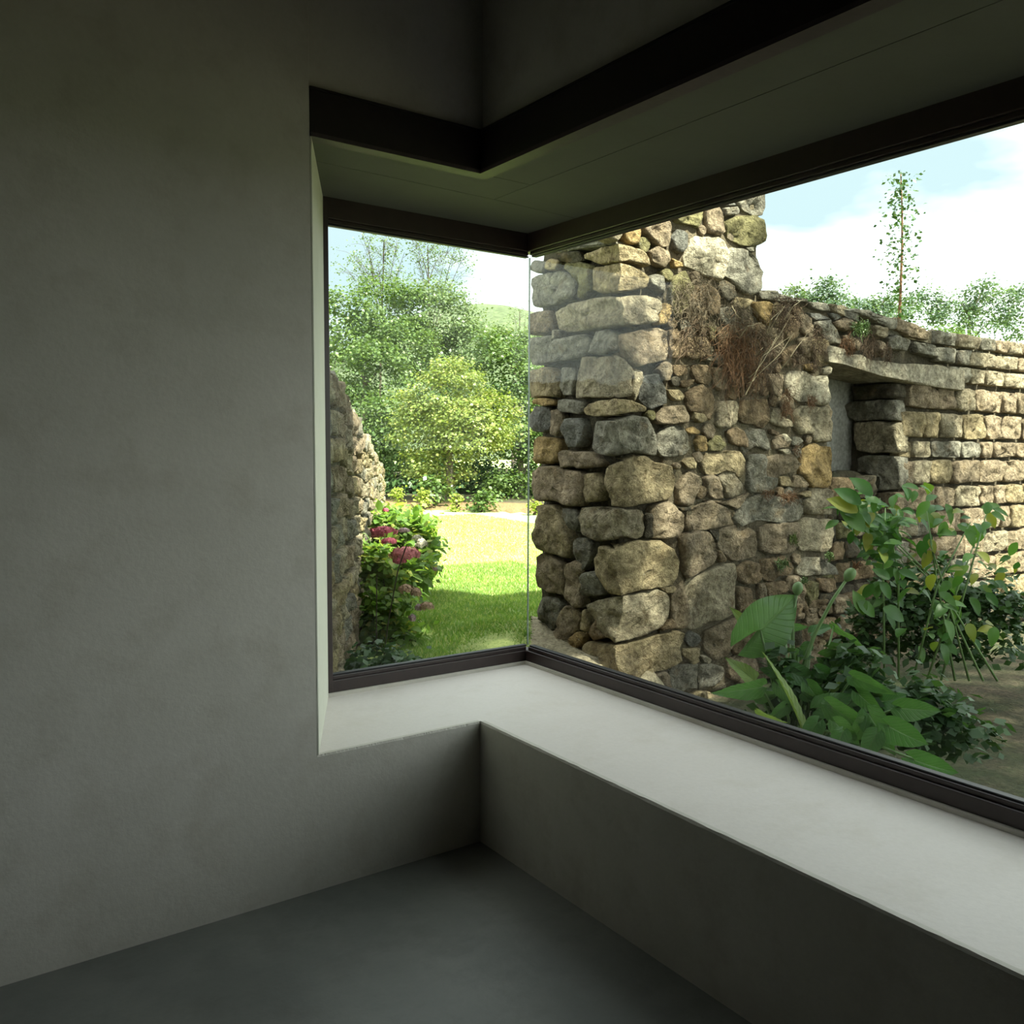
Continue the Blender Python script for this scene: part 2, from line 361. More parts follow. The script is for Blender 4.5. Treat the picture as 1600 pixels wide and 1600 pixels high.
# dark steel lintel with a paler lower lip
beam = prism('steel_lintel', [(XJ+.002, 0), (0, 0), (0, YEND-2.5), (.05, YEND-2.5), (.05, .05), (XJ+.002, .05)], ZB+.012, ZT, M_BEAM)
tag(beam, 'dark steel lintel turning the corner above the window recess', 'beam')
prism('bottom_flange', [(XJ+.002, -.006), (-.006, -.006), (-.006, YEND-2.5), (.05, YEND-2.5), (.05, .05), (XJ+.002, .05)], ZB-.002, ZB+.0115, M_BEAMLIP, beam)
prism('top_flange', [(XJ+.002, -.004), (-.004, -.004), (-.004, YEND-2.5), (.05, YEND-2.5), (.05, .05), (XJ+.002, .05)], ZT, ZT+.008, M_BEAM, beam)
# rest of the room
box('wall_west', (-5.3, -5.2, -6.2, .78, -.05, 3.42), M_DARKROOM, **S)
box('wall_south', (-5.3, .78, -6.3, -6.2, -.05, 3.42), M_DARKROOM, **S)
box('wall_east', (.018, D+.13, YEND-2.6, YEND, -.05, 3.42), M_PLASTER, **S)
box('roof_slab', (-5.3, D+.16, -6.3, D+.16, 3.55, 3.7), M_CONC, **S)

# windows: frames of several profiles, one pane each, mitred at the glass corner
def window(n, A):
    # A True: plane y = D ; False: plane x = D
    def bx(name, a0, a1, o0, o1, z0, z1, mat, par):
        b = (a0, a1, o0, o1, z0, z1) if A else (o0, o1, a0, a1, z0, z1)
        return box(name, b, mat, par, bevel=.0025 if mat is not M_GLASS else 0)
    root = bpy.data.objects.new(f'window_{n}', None); COL.objects.link(root); root['kind'] = 'structure'
    root.location = (0, 0, 0)
    lo = XJ2 if A else YEND; hi = D
    e = .0 if A else .0
    fr = bx('bottom_frame', lo, hi+(.06 if A else -.001), D, D+.06, ZFB, ZGB-.020, M_FRAME, root)
    bx('glazing_bead', lo+.03, hi-.001+(.012 if A else 0), D+.012, D+.052, ZGB-.0205, ZGB-.004, M_FRAME, root)
    bx('gasket', lo+.03, hi+(.02 if A else 0), D+.020, D+.048, ZGB-.0045, ZGB+.003, M_GASKET, root)
    bx('top_frame', lo, hi+(.06 if A else -.001), D, D+.06, ZGT+.02, ZB+.004, M_FRAME, root)
    bx('glazing_bead', lo+.03, hi+(.012 if A else -.001), D+.012, D+.052, ZGT+.004, ZGT+.0205, M_FRAME, root)
    bx('gasket', lo+.03, hi+(.02 if A else 0), D+.020, D+.048, ZGT-.003, ZGT+.0045, M_GASKET, root)
    if A: bx('side_frame', XJ2, XJ2+.026, D-.001, D+.061, ZFB, ZB, M_FRAME, root)
    else: bx('side_frame', YEND, YEND+.03, D-.001, D+.061, ZFB, ZB, M_FRAME, root)
    bx('pane', lo+.02, hi+.030, D+.030, D+.036, ZGB-.004, ZGT+.004, M_GLASS, root)
window(1, True); window(2, False)
# polished edge where the two panes meet
jo = box('trim_4', (D+.0305, D+.0365, D+.0305, D+.0365, ZGB, ZGT), M_GEDGE, **S)

# ================================================================= RUBBLE STONES
XW, YW, XWB = 1.68, 1.20, 2.05      # corner of the ruin wall, and its rear face
CR = {'A': (820, 280, 16/3), 'B': (1100, 280, 16/3), 'C': (820, 560, 16/3), 'E': (820, 820, 16/3), 'G': (960, 440, 8), 'H': (1140, 440, 8),
      'I': (1000, 620, 8), 'J': (1160, 640, 8), 'K': (1000, 800, 8), 'L': (1140, 800, 8), 'M': (960, 960, 8), 'N': (1200, 740, 8), 'P': (1240, 420, 5)}
TONE = {'y': (.345, .285, .175), 'Y': (.355, .255, .12), 'b': (.29, .235, .165), 'B': (.22, .165, .105), 'g': (.235, .225, .185), 'G': (.165, .165, .15),
        'w': (.40, .365, .28), 'o': (.21, .195, .10), 'd': (.09, .08, .06), 'p': (.36, .315, .225)}
TONE = {k: tuple(min(.5, c*1.16) for c in v) for k, v in TONE.items()}
def px(crop, s):
    x0, y0, k = CR[crop]
    return [(x0+float(a.split(',')[0])/k, y0+float(a.split(',')[1])/k) for a in s.split()]
NRM = {'L': np.array([-1., 0, 0]), 'R': np.array([0, -1., 0]), 'J': np.array([-1., 0, 0]), 'V': np.array([0, -1., 0])}
def face_pt(face, u, v):
    if face == 'L': return onp(u, v, 0, XW)
    if face == 'J': return onp(u, v, 0, 4.5)
    if face == 'V': return onp(u, v, 1, 1.52)
    return onp(u, v, 1, YW)
def edge_pt(u, v):          # on the bisecting plane through the vertical corner
    Dn = np.array([1, 1, 0])/math.sqrt(2); P0 = np.array([XW, YW, 0]); r = ray(u, v)
    return CAM + r*(((P0-CAM)@Dn)/(r@Dn))
def patch(P, shared, n, prot, depth, seed, other_n):
    """ringed dome over the outline P; shared flags mark vertices on the quoin corner"""
    P = [np.array(p) for p in P]; m = len(P)
    c0 = sum(P)/m; area = sum(np.cross(P[i]-c0, P[(i+1) % m]-c0)@n for i in range(m))
    if area < 0: P = P[::-1]; shared = shared[::-1]
    size = math.sqrt(abs(area)/2); step = max(size/6.5, .012)
    Q = []; fl = []
    for i in range(m):
        a, b2 = P[i], P[(i+1) % m]; L = np.linalg.norm(b2-a); k = max(1, int(round(L/step))); on = shared[i] and shared[(i+1) % m]
        for j in range(k):
            t = j/k; q = a+(b2-a)*t; f = (shared[i] if j == 0 else on)
            if not f: q = q+nvec(q+seed, 30)*size*.04
            Q.append(q); fl.append(f)
    Q = np.array(Q); fl = np.array(fl); nn = len(Q)
    # gentle corner rounding
    sm = (np.roll(Q, 1, 0)+np.roll(Q, -1, 0))/2
    Q = np.where(fl[:, None], Q, Q*.82+sm*.18)
    c = Q.mean(0)
    amp = min(.030, size*.12)
    rings = [(.98, -depth), (1.0, -prot*.25), (.975, prot*.55), (.91, prot*.88), (.70, prot*.98), (.42, prot*1.0), (.16, prot*1.0)]
    V = []
    tilt = nvec(c+seed, 3.)*.16
    for ri, (sc, h) in enumerate(rings):
        for i in range(nn):
            base = c+(Q[i]-c)*sc
            if fl[i] and ri <= 2:
                base = Q[i]; v = base+(n+other_n)*prot*.45 + (n+other_n)*nval(base+seed, 14)*amp*.6
            elif ri <= 1: v = base+n*h
            else:
                v = base+n*h
                v = v+n*(nval(v+seed, 7/max(size*3, .5))*amp*1.3-abs(nval(v+seed*2, 13))*amp*1.3+abs(nval(v-seed, 34))*amp*.6)*(1 if ri > 2 else .4)
                v = v+n*float((base-c)@tilt)*(.9 if ri > 2 else .4)
            V.append(v)
    V.append(c+n*(prot*1.0+nval(c+seed, 8)*amp)); Fc = []
    for ri in range(len(rings)-1):
        for i in range(nn):
            j = (i+1) % nn
            if fl[i] and fl[j] and ri < 2: continue
            Fc.append((ri*nn+i, ri*nn+j, (ri+1)*nn+j, (ri+1)*nn+i))
    b0 = (len(rings)-1)*nn
    for i in range(nn): Fc.append((b0+i, b0+(i+1) % nn, len(V)-1))
    return V, Fc
_ns = [0]; TRACED = []
def stone(parent, tone, face, crop, s, prot=None, depth=.10, s2=None, mat=None, name='stone', label=None):
    _ns[0] += 1; seed = _ns[0]*3.71; col = TONE[tone]
    A_ = px(crop, s); parts = []
    if prot is None: prot = (.014 if face == 'R' else .026)+.018*((seed*7.3) % 1)
    if s2:
        B_ = px(crop, s2); sa = set((round(a, 2), round(b2, 2)) for a, b2 in A_); sb = set((round(a, 2), round(b2, 2)) for a, b2 in B_)
        for poly, other, f, fo in ((A_, sb, 'L', 'R'), (B_, sa, 'R', 'L')):
            fl = [(round(a, 2), round(b2, 2)) in other for a, b2 in poly]
            P = [edge_pt(*q) if k else face_pt(f, *q) for q, k in zip(poly, fl)]
            parts.append(patch(P, fl, NRM[f], prot, depth, seed, NRM[fo]))
            if f == 'R': TRACED.append([(q[0], q[2]) for q in P])
    else:
        P = [face_pt(face, *q) for q in A_]
        if face == 'R':
            c_ = sum(P)/len(P); P = [c_+(q-c_)*1.035 for q in P]; TRACED.append([(q[0], q[2]) for q in P])
        parts.append(patch(P, [False]*len(P), NRM[face], prot, depth, seed, NRM[face]*0))
    V, Fc = join_vf(parts); V = np.array(V); org = V.mean(0)
    o = mesh_obj(name, V, Fc, mat or M_STONE, parent, smooth=True, origin=org)
    k = .88+.24*((seed*3.17) % 1); o.color = (col[0]*k, col[1]*k, col[2]*k, 1)
    if label: o['label'] = label
    return o

ruin = empty('ruined_stone_wall', (1.68, 1.2, -.1), 'tall rubble stone wall end and doorway standing outside the right-hand pane', 'wall')
Ls = """y A 185,690 235,660 305,685 290,750 215,765 185,750
g A 65,690 95,672 180,690 188,775 110,785 65,765
g A 200,605 400,555 640,500 775,515 780,545 500,590 300,615
d A 300,620 480,600 500,680 440,705 310,690
g A 68,830 130,790 320,762 410,810 440,900 420,1000 250,1045 100,1075 80,1000 90,930
o A 345,700 480,695 583,725 570,925 500,1000 440,990 460,890 415,790 330,740
b A 60,1130 110,1100 235,1095 240,1180 215,1275 70,1305 58,1210
w A 252,1262 275,1252 287,1320 260,1345
g A 85,1320 240,1300 235,1400 225,1530 75,1555 60,1430
g A 230,1400 270,1330 400,1310 500,1290 550,1320 570,1400 540,1480 400,1505 245,1530
g A 605,1270 700,1250 778,1290 788,1430 680,1470 572,1460 585,1380
y C 60,100 200,70 290,110 308,290 280,330 170,320 85,335 58,240
g C 303,100 330,70 400,75 430,130 410,305 330,310 305,230
g C 275,345 330,335 500,360 510,450 460,465 330,450 275,420
G C 65,450 110,395 210,405 230,500 220,600 160,620 80,610 60,540
b C 238,430 290,420 328,480 320,600 290,655 240,640 232,540
G C 332,540 360,500 480,495 505,560 508,690 470,740 370,745 335,680
Y C 110,335 190,330 268,350 258,388 170,400 100,380
Y C 90,680 130,650 260,660 308,690 290,850 230,880 110,880 83,780
b C 292,780 340,760 430,775 570,780 660,880 640,900 500,915 400,905 300,920
b C 78,940 130,890 230,895 400,930 505,955 512,1100 480,1240 380,1230 260,1190 110,1190 70,1110
y C 530,960 600,950 655,1020 675,1120 640,1190 520,1200 502,1150
y C 110,1220 240,1210 290,1300 350,1400 390,1500 410,1600 370,1670 300,1650 180,1610 110,1590 92,1510 130,1400
g C 330,1245 440,1248 468,1300 475,1400 450,1450 400,1420 330,1310
g E 422,150 450,105 530,110 570,160 560,290 500,380 442,300
b E 103,260 140,225 260,265 328,320 338,480 328,590 200,560 103,520
b E 334,320 440,290 490,330 493,450 470,560 498,690 450,690 390,650 337,590 347,450
g E 490,430 520,390 590,385 620,450 658,580 600,595 485,590
g E 122,680 160,600 250,600 308,680 298,780 260,870 200,880 138,790
b E 302,745 340,670 430,690 488,730 460,820 400,955 370,1030 310,1010 250,960 270,890
y E 490,800 520,700 545,700 570,830 550,890 480,870
Y E 400,940 450,890 510,930 490,1000 460,1030 390,1020
B E 572,850 620,780 640,850 700,930 600,960 560,900"""
for ln in Ls.split('\n'):
    t, cr_, s = ln.split(' ', 2); stone(ruin, t, 'L', cr_, s, depth=.14)
Qs = """y|A|515,640 600,595 780,545 792,600 790,690 640,710 520,670|780,545 880,565 960,590 1025,665 1020,735 960,715 850,680 790,690 792,600
y|A|590,740 700,720 800,705 805,800 770,935 640,955 588,930 577,850|800,705 870,720 945,760 1030,820 1010,905 880,930 770,935 805,800
p|A|265,1110 300,1070 500,1010 720,975 800,985 830,1080 815,1150 850,1215 700,1240 350,1280 280,1250|800,985 905,960 1040,975 1110,1000 1150,1080 1085,1130 1080,1200 960,1215 850,1215 815,1150 830,1080
p|C|432,230 470,60 490,-10 620,-15 760,-25 785,60 800,150 790,330 640,328 432,330|760,-25 820,0 888,100 880,200 870,320 790,330 800,150 785,60
y|C|512,440 560,380 660,350 760,335 775,370 765,470 620,485 522,475|760,335 880,350 1000,410 990,440 870,450 765,470 775,370
g|C|590,540 620,520 770,515 790,640 790,800 700,815 600,790 578,720 583,620|770,515 850,480 900,465 990,480 1050,540 1080,640 1103,810 960,795 880,790 790,800 790,640
y|C|700,900 760,870 830,850 815,950 790,1100 830,1240 740,1230 720,1130 685,1050|830,850 900,800 1000,815 1100,860 1220,890 1260,1000 1240,1100 1180,1190 1050,1210 930,1220 830,1240 790,1100 815,950
p|C|480,1240 620,1235 805,1250 815,1370 820,1480 700,1510 620,1530 520,1480 490,1400 460,1320|805,1250 970,1260 985,1300 975,1480 930,1512 860,1490 820,1480 815,1370
y|E|595,270 640,170 770,215 750,280 770,420 810,585 720,580 660,520 620,430 595,350|770,215 830,160 950,130 1120,125 1240,200 1290,300 1260,430 1220,510 1100,520 960,545 810,585 770,420 750,280
p|E|555,650 680,610 820,595 820,720 780,850 750,975 680,930 610,820 570,740|820,595 940,580 1100,525 1208,590 1208,700 1170,800 1090,870 950,930 860,965 750,975 780,850 820,720
y|E|495,1010 540,970 640,975 755,1005 760,1130 800,1250 700,1230 560,1180 495,1100|755,1005 900,975 1100,915 1290,872 1338,900 1290,1020 1308,1130 1200,1200 1060,1240 930,1280 800,1250 760,1130"""
for ln in Qs.split('\n'):
    t, cr_, a, b2 = ln.split('|'); stone(ruin, t, 'Q', cr_, a, prot=.03, depth=.14, s2=b2)
Rs = """b G 75,680 130,655 400,600 545,580 650,620 668,900 620,975 400,1028 250,1070 170,1010 110,920 75,800
p C 905,85 970,110 960,200 910,360 885,290 885,180
b C 1050,1230 1200,1190 1255,1260 1318,1300 1325,1400 1260,1495 1100,1498 1040,1490 1060,1400 1045,1300
d C 992,1290 1040,1290 1050,1490 985,1500
b M 355,820 450,770 650,722 685,780 715,960 640,970 520,920 400,870
g M 692,680 760,640 1028,622 1028,930 980,910 900,940 780,990 722,930 700,800
y M 845,430 1058,418 1058,590 980,628 900,560 850,490
G M 890,260 960,210 1040,250 1068,310 1030,395 940,400 885,330
g M 1034,625 1200,612 1340,650 1368,700 1338,810 1240,890 1150,900 1034,930
w M 1060,520 1110,505 1200,560 1170,620 1100,590
y M 820,985 950,1002 1050,945 1190,965 1258,1060 1310,1150 1150,1130 1000,1062
b M 1130,230 1400,80 1540,40 1558,130 1500,300 1400,520 1250,580 1200,540 1120,450
g M 1330,1060 1460,1090 1600,1110 1640,1200 1500,1190 1380,1170
b M 1400,560 1600,480 1760,560 1780,760 1600,880 1420,780
g M 1500,880 1700,900 1800,1040 1700,1120 1520,1060
b K 487,322 600,250 840,242 918,340 948,440 938,560 880,655 740,755 562,825 532,700 522,480
b K 962,395 985,225 1180,172 1300,172 1440,250 1450,380 1438,555 1200,605 1080,575 1012,480
d K 855,232 968,228 982,280 950,385 880,280
B K 960,475 1000,485 1068,575 1060,620 992,628 962,560
p K 565,850 700,800 880,722 895,692 1165,635 1178,780 1158,1000 1168,1258 1090,1308 1000,1348 870,1352 760,1440 650,1470 585,1445 605,1200 545,1000
b K 400,1010 478,925 532,860 540,1000 595,1200 575,1445 480,1458 420,1435 390,1320 382,1150
y K 235,940 420,922 448,960 390,1010 330,1020
B K 1192,690 1350,612 1488,642 1525,800 1450,895 1300,900 1192,820
B K 1192,935 1275,930 1272,1210 1205,1195
B K 1290,942 1368,952 1378,1120 1292,1255 1225,1235
B K 350,1360 390,1330 430,1385 390,1450 270,1478 252,1450
b L 362,212 500,142 858,132 868,300 828,480 700,518 480,528 372,480 380,330
p L 875,132 960,62 1120,92 1250,90 1280,132 1270,260 1240,440 1190,508 1080,488 882,478 852,350
w L 840,660 900,592 960,572 1118,572 1118,788 1060,780 950,798 822,778
g L 1132,562 1180,602 1320,682 1338,778 1132,788
B L 400,602 640,542 760,640 798,700 700,798 600,798 520,878 422,848 382,740
b L 722,812 840,792 898,862 928,1000 918,1180 802,1278 800,1000 702,960
B L 452,892 680,862 698,1000 560,1078 510,1130 472,1060
b L 352,902 430,882 468,1050 478,1148 400,1168 342,1080
o L 940,900 1000,852 1098,882 1098,1100 960,1178 935,1000
B L 1112,832 1300,832 1328,960 1200,1008 1112,980
b L 822,1282 900,1252 908,1328 830,1338
b L 932,1272 1080,1262 1088,1400 932,1420
b L 960,1200 1060,1192 1040,1258 980,1258
d L 1102,1020 1290,1002 1300,1150 1102,1140
B L 100,1350 420,1300 700,1330 720,1600 140,1600
B L 760,1440 1060,1430 1100,1700 780,1760
G G 342,1190 520,1152 600,1262 618,1380 638,1518 470,1588 392,1568 292,1460 302,1330
B G 718,1042 878,1042 898,1148 800,1188 718,1158
B G 982,1042 1140,1042 1205,1130 1205,1220 1148,1295 1012,1248 962,1130
b G 1228,1072 1370,1082 1418,1200 1418,1340 1300,1368 1252,1328 1222,1180
B G 812,1242 968,1222 958,1288 880,1328 822,1308
y G 652,1352 788,1352 848,1440 820,1488 732,1488 682,1410
B G 882,1402 1080,1282 1188,1352 1218,1422 1228,1600 1228,1630 1170,1738 1060,1658 930,1618 882,1500
p I 952,192 1000,62 1200,52 1222,130 1188,328 1080,398 1012,398 932,328 960,262
y I 642,192 760,212 828,290 760,328 642,280
b I 182,280 270,142 400,112 540,112 578,200 568,338 430,338 330,348 212,338
g I 300,402 430,362 540,382 600,520 618,640 558,718 380,748 262,738 212,640 232,470
Y I 588,402 650,372 738,430 728,468 620,468 572,430
Y I 732,482 800,492 848,600 828,680 722,680 682,560
o I 832,600 920,492 990,482 1068,590 1000,678 852,678
B I 1082,432 1200,382 1298,440 1348,560 1328,638 1240,618 1122,578
y I 832,692 900,712 1060,682 1238,682 1288,800 1258,1018 1150,950 1060,922 960,968 832,978 782,920 762,820
b I 802,1000 900,972 958,1000 1018,1160 1036,1268 940,1278 852,1230 812,1130
p I 952,1012 1060,932 1140,932 1208,1022 1268,1090 1258,1218 1140,1258 1050,1258 1022,1130
y I 522,820 560,772 640,752 688,830 678,900 592,898
b I 402,850 440,817 488,860 470,908 412,888
b I 592,932 698,982 708,1080 678,1230 648,1358 540,1368 452,1318 462,1100 540,1002
d I 432,1378 610,1382 600,1428 482,1418
b I 602,1432 700,1372 880,1292 1000,1352 1178,1422 1195,1588 1140,1592 880,1648 592,1678 575,1612
b I 800,1290 900,1290 1000,1335 1150,1270 1290,1230 1350,1200 1240,1380 1190,1400 1040,1340
g J 0,1150 200,1062 480,1102 560,1162 738,1112 756,1290 688,1388 500,1418 300,1388 130,1388 30,1428 -75,1478 -105,1350
p J 342,150 380,-10 460,-18 482,80 598,150 608,210 500,228 402,190
B J 2,-118 298,-128 338,0 328,130 260,228 130,188 2,168 -58,110
Y J 822,442 900,432 970,462 1088,462 1122,560 1108,700 1108,800 1098,960 1050,972 862,968 782,860 702,800 722,650 742,520
w H 702,1182 760,1122 940,1122 1040,1182 1188,1182 1212,1300 1228,1400 1218,1528 1110,1548 960,1500 860,1498 742,1428 682,1290
p J 632,62 760,-45 960,-18 1080,-58 1098,100 1082,398 990,408 872,398 832,300 702,318 622,240
p J 842,992 1058,988 1108,1040 1128,1130 1118,1298 1000,1308 782,1298 762,1130 832,1090
y J 742,1042 828,1012 828,1088 762,1098 692,1060
g J 82,572 258,562 278,800 298,880 408,852 398,970 330,1008 200,1058 102,1038 52,950 72,800
b J 284,602 560,532 640,602 698,680 640,778 540,788 430,828 420,858 302,848 290,750
y J 452,832 560,832 648,958 482,958
b J 682,822 760,852 818,940 780,978 642,968 642,832
g J 62,232 278,262 328,420 348,498 290,518 232,478 112,448 2,558 -48,400
b J 372,382 490,312 598,402 578,468 460,478 382,498
w J 522,302 598,388 502,418 482,330
B J 342,242 438,292 420,328 332,300
g J 612,342 700,342 738,400 640,468 602,440
w J 442,502 560,492 600,558 502,558
Y H 292,252 470,252 528,290 498,420 488,558 420,538 342,430 302,330
g H 390,102 560,122 700,192 945,232 938,258 620,258 382,208
g H 952,252 1198,272 1228,378 1100,368 1002,320
p H 1222,282 1400,302 1468,340 1402,358 1408,438 1330,398 1252,378
g H 1404,362 1600,382 1600,488 1500,478 1422,420
G H 1232,392 1370,412 1388,448 1310,488 1252,440
G H 962,392 1100,402 1228,470 1060,488 1002,440
g H 1052,502 1250,482 1338,600 1368,700 1388,778 1310,768 1250,778 1172,700 1132,620 1062,560
b H 1292,512 1440,452 1568,520 1598,600 1500,618 1400,598 1342,568
b H 882,432 930,402 998,460 1028,600 960,678 892,638 862,520
b H 842,722 930,692 998,760 1008,948 932,938 862,850
w H 1142,1082 1210,1052 1248,1090 1238,1158 1152,1158
Y H 912,1042 1010,1022 1000,1118 922,1098
B H 642,900 818,782 818,1000 702,1058 642,1018
b H 452,1152 638,1162 648,1378 600,1438 502,1398 462,1280
B H 252,962 400,942 418,1088 300,1148 252,1050
y H 562,462 650,422 628,578 572,558
B H 62,702 380,702 398,878 250,898 82,878
B H 240,1160 430,1150 440,1300 330,1390 200,1380
o G 692,62 858,62 848,330 780,438 692,398 702,230
B G 862,42 1120,52 1260,122 1318,398 1150,448 1000,398 902,250
B G 902,332 1118,382 1138,498 950,538 882,448
B G 672,602 768,592 858,700 848,958 692,958 682,760
B G 872,702 1138,692 1188,800 1188,930 1000,978 882,928
o G 1152,562 1228,562 1258,738 1190,738
B G 1242,572 1480,562 1498,898 1320,878 1272,738
Y G 622,265 688,300 688,400 620,535 540,535 545,440 600,355
w G 1102,962 1218,962 1218,998 1130,988
p A 640,452 818,412 798,470 770,518 702,490
Y A 822,422 968,382 962,460 938,538 880,538 832,500
b A 988,382 1080,332 1198,332 1222,400 1198,558 1130,558 1060,500 1002,460
o A 1212,302 1330,262 1478,232 1478,320 1440,408 1380,378 1252,358
b B 10,242 40,222 118,227 158,290 162,448 110,468 32,438 8,350
G A 1228,482 1270,422 1348,460 1348,568 1300,618 1232,588
w A 1332,642 1390,502 1430,482 1600,487 1648,520 1690,610 1685,710 1625,858 1500,798 1400,738 1332,718
b A 1042,602 1100,562 1178,600 1198,690 1150,738 1062,688
Y A 1212,662 1288,700 1298,738 1232,738
g A 1032,822 1080,792 1138,810 1158,880 1138,948 1080,908 1032,878
o A 1222,822 1330,762 1398,900 1350,1098 1232,1098 1202,950
g B 152,242 260,232 278,260 268,300 172,308
G B 102,212 218,168 268,222 152,222
g B 222,162 400,112 488,92 512,120 512,240 488,293 430,303 332,270 282,240
o B 172,350 250,312 420,302 492,340 488,390 508,440 512,520 420,558 332,558 202,490
g B 202,600 240,567 340,592 400,612 448,670 458,740 487,780 468,830 462,930 380,958 292,930 222,830 162,798
g B 342,572 400,567 403,610 352,595
y B 242,982 378,1002 398,1020 330,1078 242,1068
B B 2,872 118,932 128,1098 12,1148
g P 400,330 480,340 560,380 640,420 740,470 790,470 800,400 700,372 560,320 470,315
b P 392,400 480,420 500,470 400,480 350,460
p P 622,440 720,460 722,530 690,545 640,510
b P 400,520 520,560 540,620 480,640 400,600
b P 660,560 700,590 710,640 690,690 650,640
g P 740,540 800,520 900,560 880,640 760,620
b P 800,380 940,430 1060,500 1040,560 900,520 800,470
g P 940,570 1080,590 1180,660 1100,690 960,650"""
for ln in Rs.split('\n'):
    t, cr_, s = ln.split(' ', 2); stone(ruin, t, 'R', cr_, s, depth=.10)
# door jamb stones (face towards the camera side) and lintel
Js = """d P 460,920 620,905 800,890 820,1000 700,1015 480,1030
g P 402,1070 440,1040 560,1030 790,1020 830,1190 640,1180 480,1190 410,1150
p P 478,1200 640,1190 830,1200 830,1440 620,1440 500,1420 476,1330
g P 505,1480 560,1455 830,1460 830,1720 620,1740 500,1700
b P 520,1760 830,1740 830,1960 540,1980"""
for ln in Js.split('\n'):
    t, cr_, s = ln.split(' ', 2); stone(ruin, t, 'J', cr_, s, depth=.12, prot=.03, mat=M_STONE_MOSSY)
# lintel: a long thick slab over the doorway
lp = [face_pt('R', *q) for q in px('P', '232,735 228,660 262,600 350,620 385,690 480,668 560,715 660,722 800,745 900,740 1100,760 1290,800 1290,960 1100,930 900,895 780,872 640,838 520,800 430,775 330,745')]
V = []; n_ = len(lp)
for dy, sc in ((-.05, .94), (-.03, .985), (0, 1), (.2, 1), (.42, .99)):
    c_ = sum(lp)/n_
    for k, q in enumerate(lp):
        r = np.array(q)+np.array([0, dy, 0]); r[2] = c_[2]+(q[2]-c_[2])*(sc if sc < 1 else 1)
        V.append(r+nvec(r, 12)*.012)
Fc = [tuple(range(n_)), tuple(range(5*n_-1, 4*n_-1, -1))]+[(k*n_+(i+1) % n_, k*n_+i, (k+1)*n_+i, (k+1)*n_+(i+1) % n_) for k in range(4) for i in range(n_)]
lin = mesh_obj('lintel', V, Fc, M_STONE, ruin, origin=np.mean(V, 0)); lin.color = (.44, .40, .31, 1)
lin['label'] = 'long pale stone lintel over the doorway'
bm = bmesh.new(); bm.from_mesh(lin.data); bmesh.ops.recalc_face_normals(bm, faces=bm.faces); bm.to_mesh(lin.data); bm.free()

# mortar and hearting behind the facing stones, relief from noise
def core_slab(name, b, face, mat, parent, step=.05, amp=.02, topfn=None):
    """box whose visible faces are finely divided and uneven"""
    x0, x1, y0, y1, z0, z1 = b; bm = bmesh.new()
    v, f = box_vf(*b); vs = [bm.verts.new(q) for q in v]
    for q in f: bm.faces.new([vs[i] for i in q])
    def cut(ax, a, c):
        k = int((c-a)/step)
        for i in range(1, k):
            co = [0, 0, 0]; no = [0, 0, 0]; co[ax] = a+(c-a)*i/k; no[ax] = 1
            bmesh.ops.bisect_plane(bm, geom=bm.verts[:]+bm.edges[:]+bm.faces[:], plane_co=co, plane_no=no)
    cut(0, x0, x1); cut(2, z0, z1)
    for i in range(1, 6):
        bmesh.ops.bisect_plane(bm, geom=bm.verts[:]+bm.edges[:]+bm.faces[:], plane_co=(0, y0+(y1-y0)*i/6, 0), plane_no=(0, 1, 0))
    for q in bm.verts:
        t = (q.co.z-z0)/(z1-z0)
        if topfn: q.co.z = z0+t*(topfn(q.co.x)-z0)
        w_ = mnoise.noise_vector(q.co*9)*amp+mnoise.noise_vector(q.co*25)*amp*.6
        q.co += w_
    me = bpy.data.meshes.new(name); bm.to_mesh(me); bm.free(); me.materials.append(mat); me.shade_smooth()
    return link(name, me, parent)
def ztop_low(x):   # top of the low part of the wall, from the picture
    return 2.50-.028*(x-2.85)
core_slab('core', (XW+.055, 2.10, YW+.045, XWB, -.1, 3.35), None, M_MORTAR, ruin, .055)
core_slab('core', (2.05, 2.86, YW+.018, XWB, -.1, 3.35), None, M_MORTAR_WARM, ruin, .045, .016)
core_slab('core', (2.82, 3.66, YW+.018, XWB, -.1, 2.47), None, M_MORTAR_WARM, ruin, .045, .016, topfn=ztop_low)
core_slab('core', (3.60, 7.4, YW+.06, XWB, 2.10, 2.47), None, M_MORTAR, ruin, .08, topfn=ztop_low)
core_slab('core', (4.56, 7.4, YW+.05, XWB, -.1, 2.12), None, M_MORTAR, ruin, .08)
box('door_backing', (3.6, 4.6, 1.66, XWB, -.1, 2.12), M_CONC, ruin)
core_slab('mossy_infill', (3.62, 4.62, 1.34, 1.7, -.1, 1.30), None, M_MOSSBANK, ruin, .06, amp=.05)
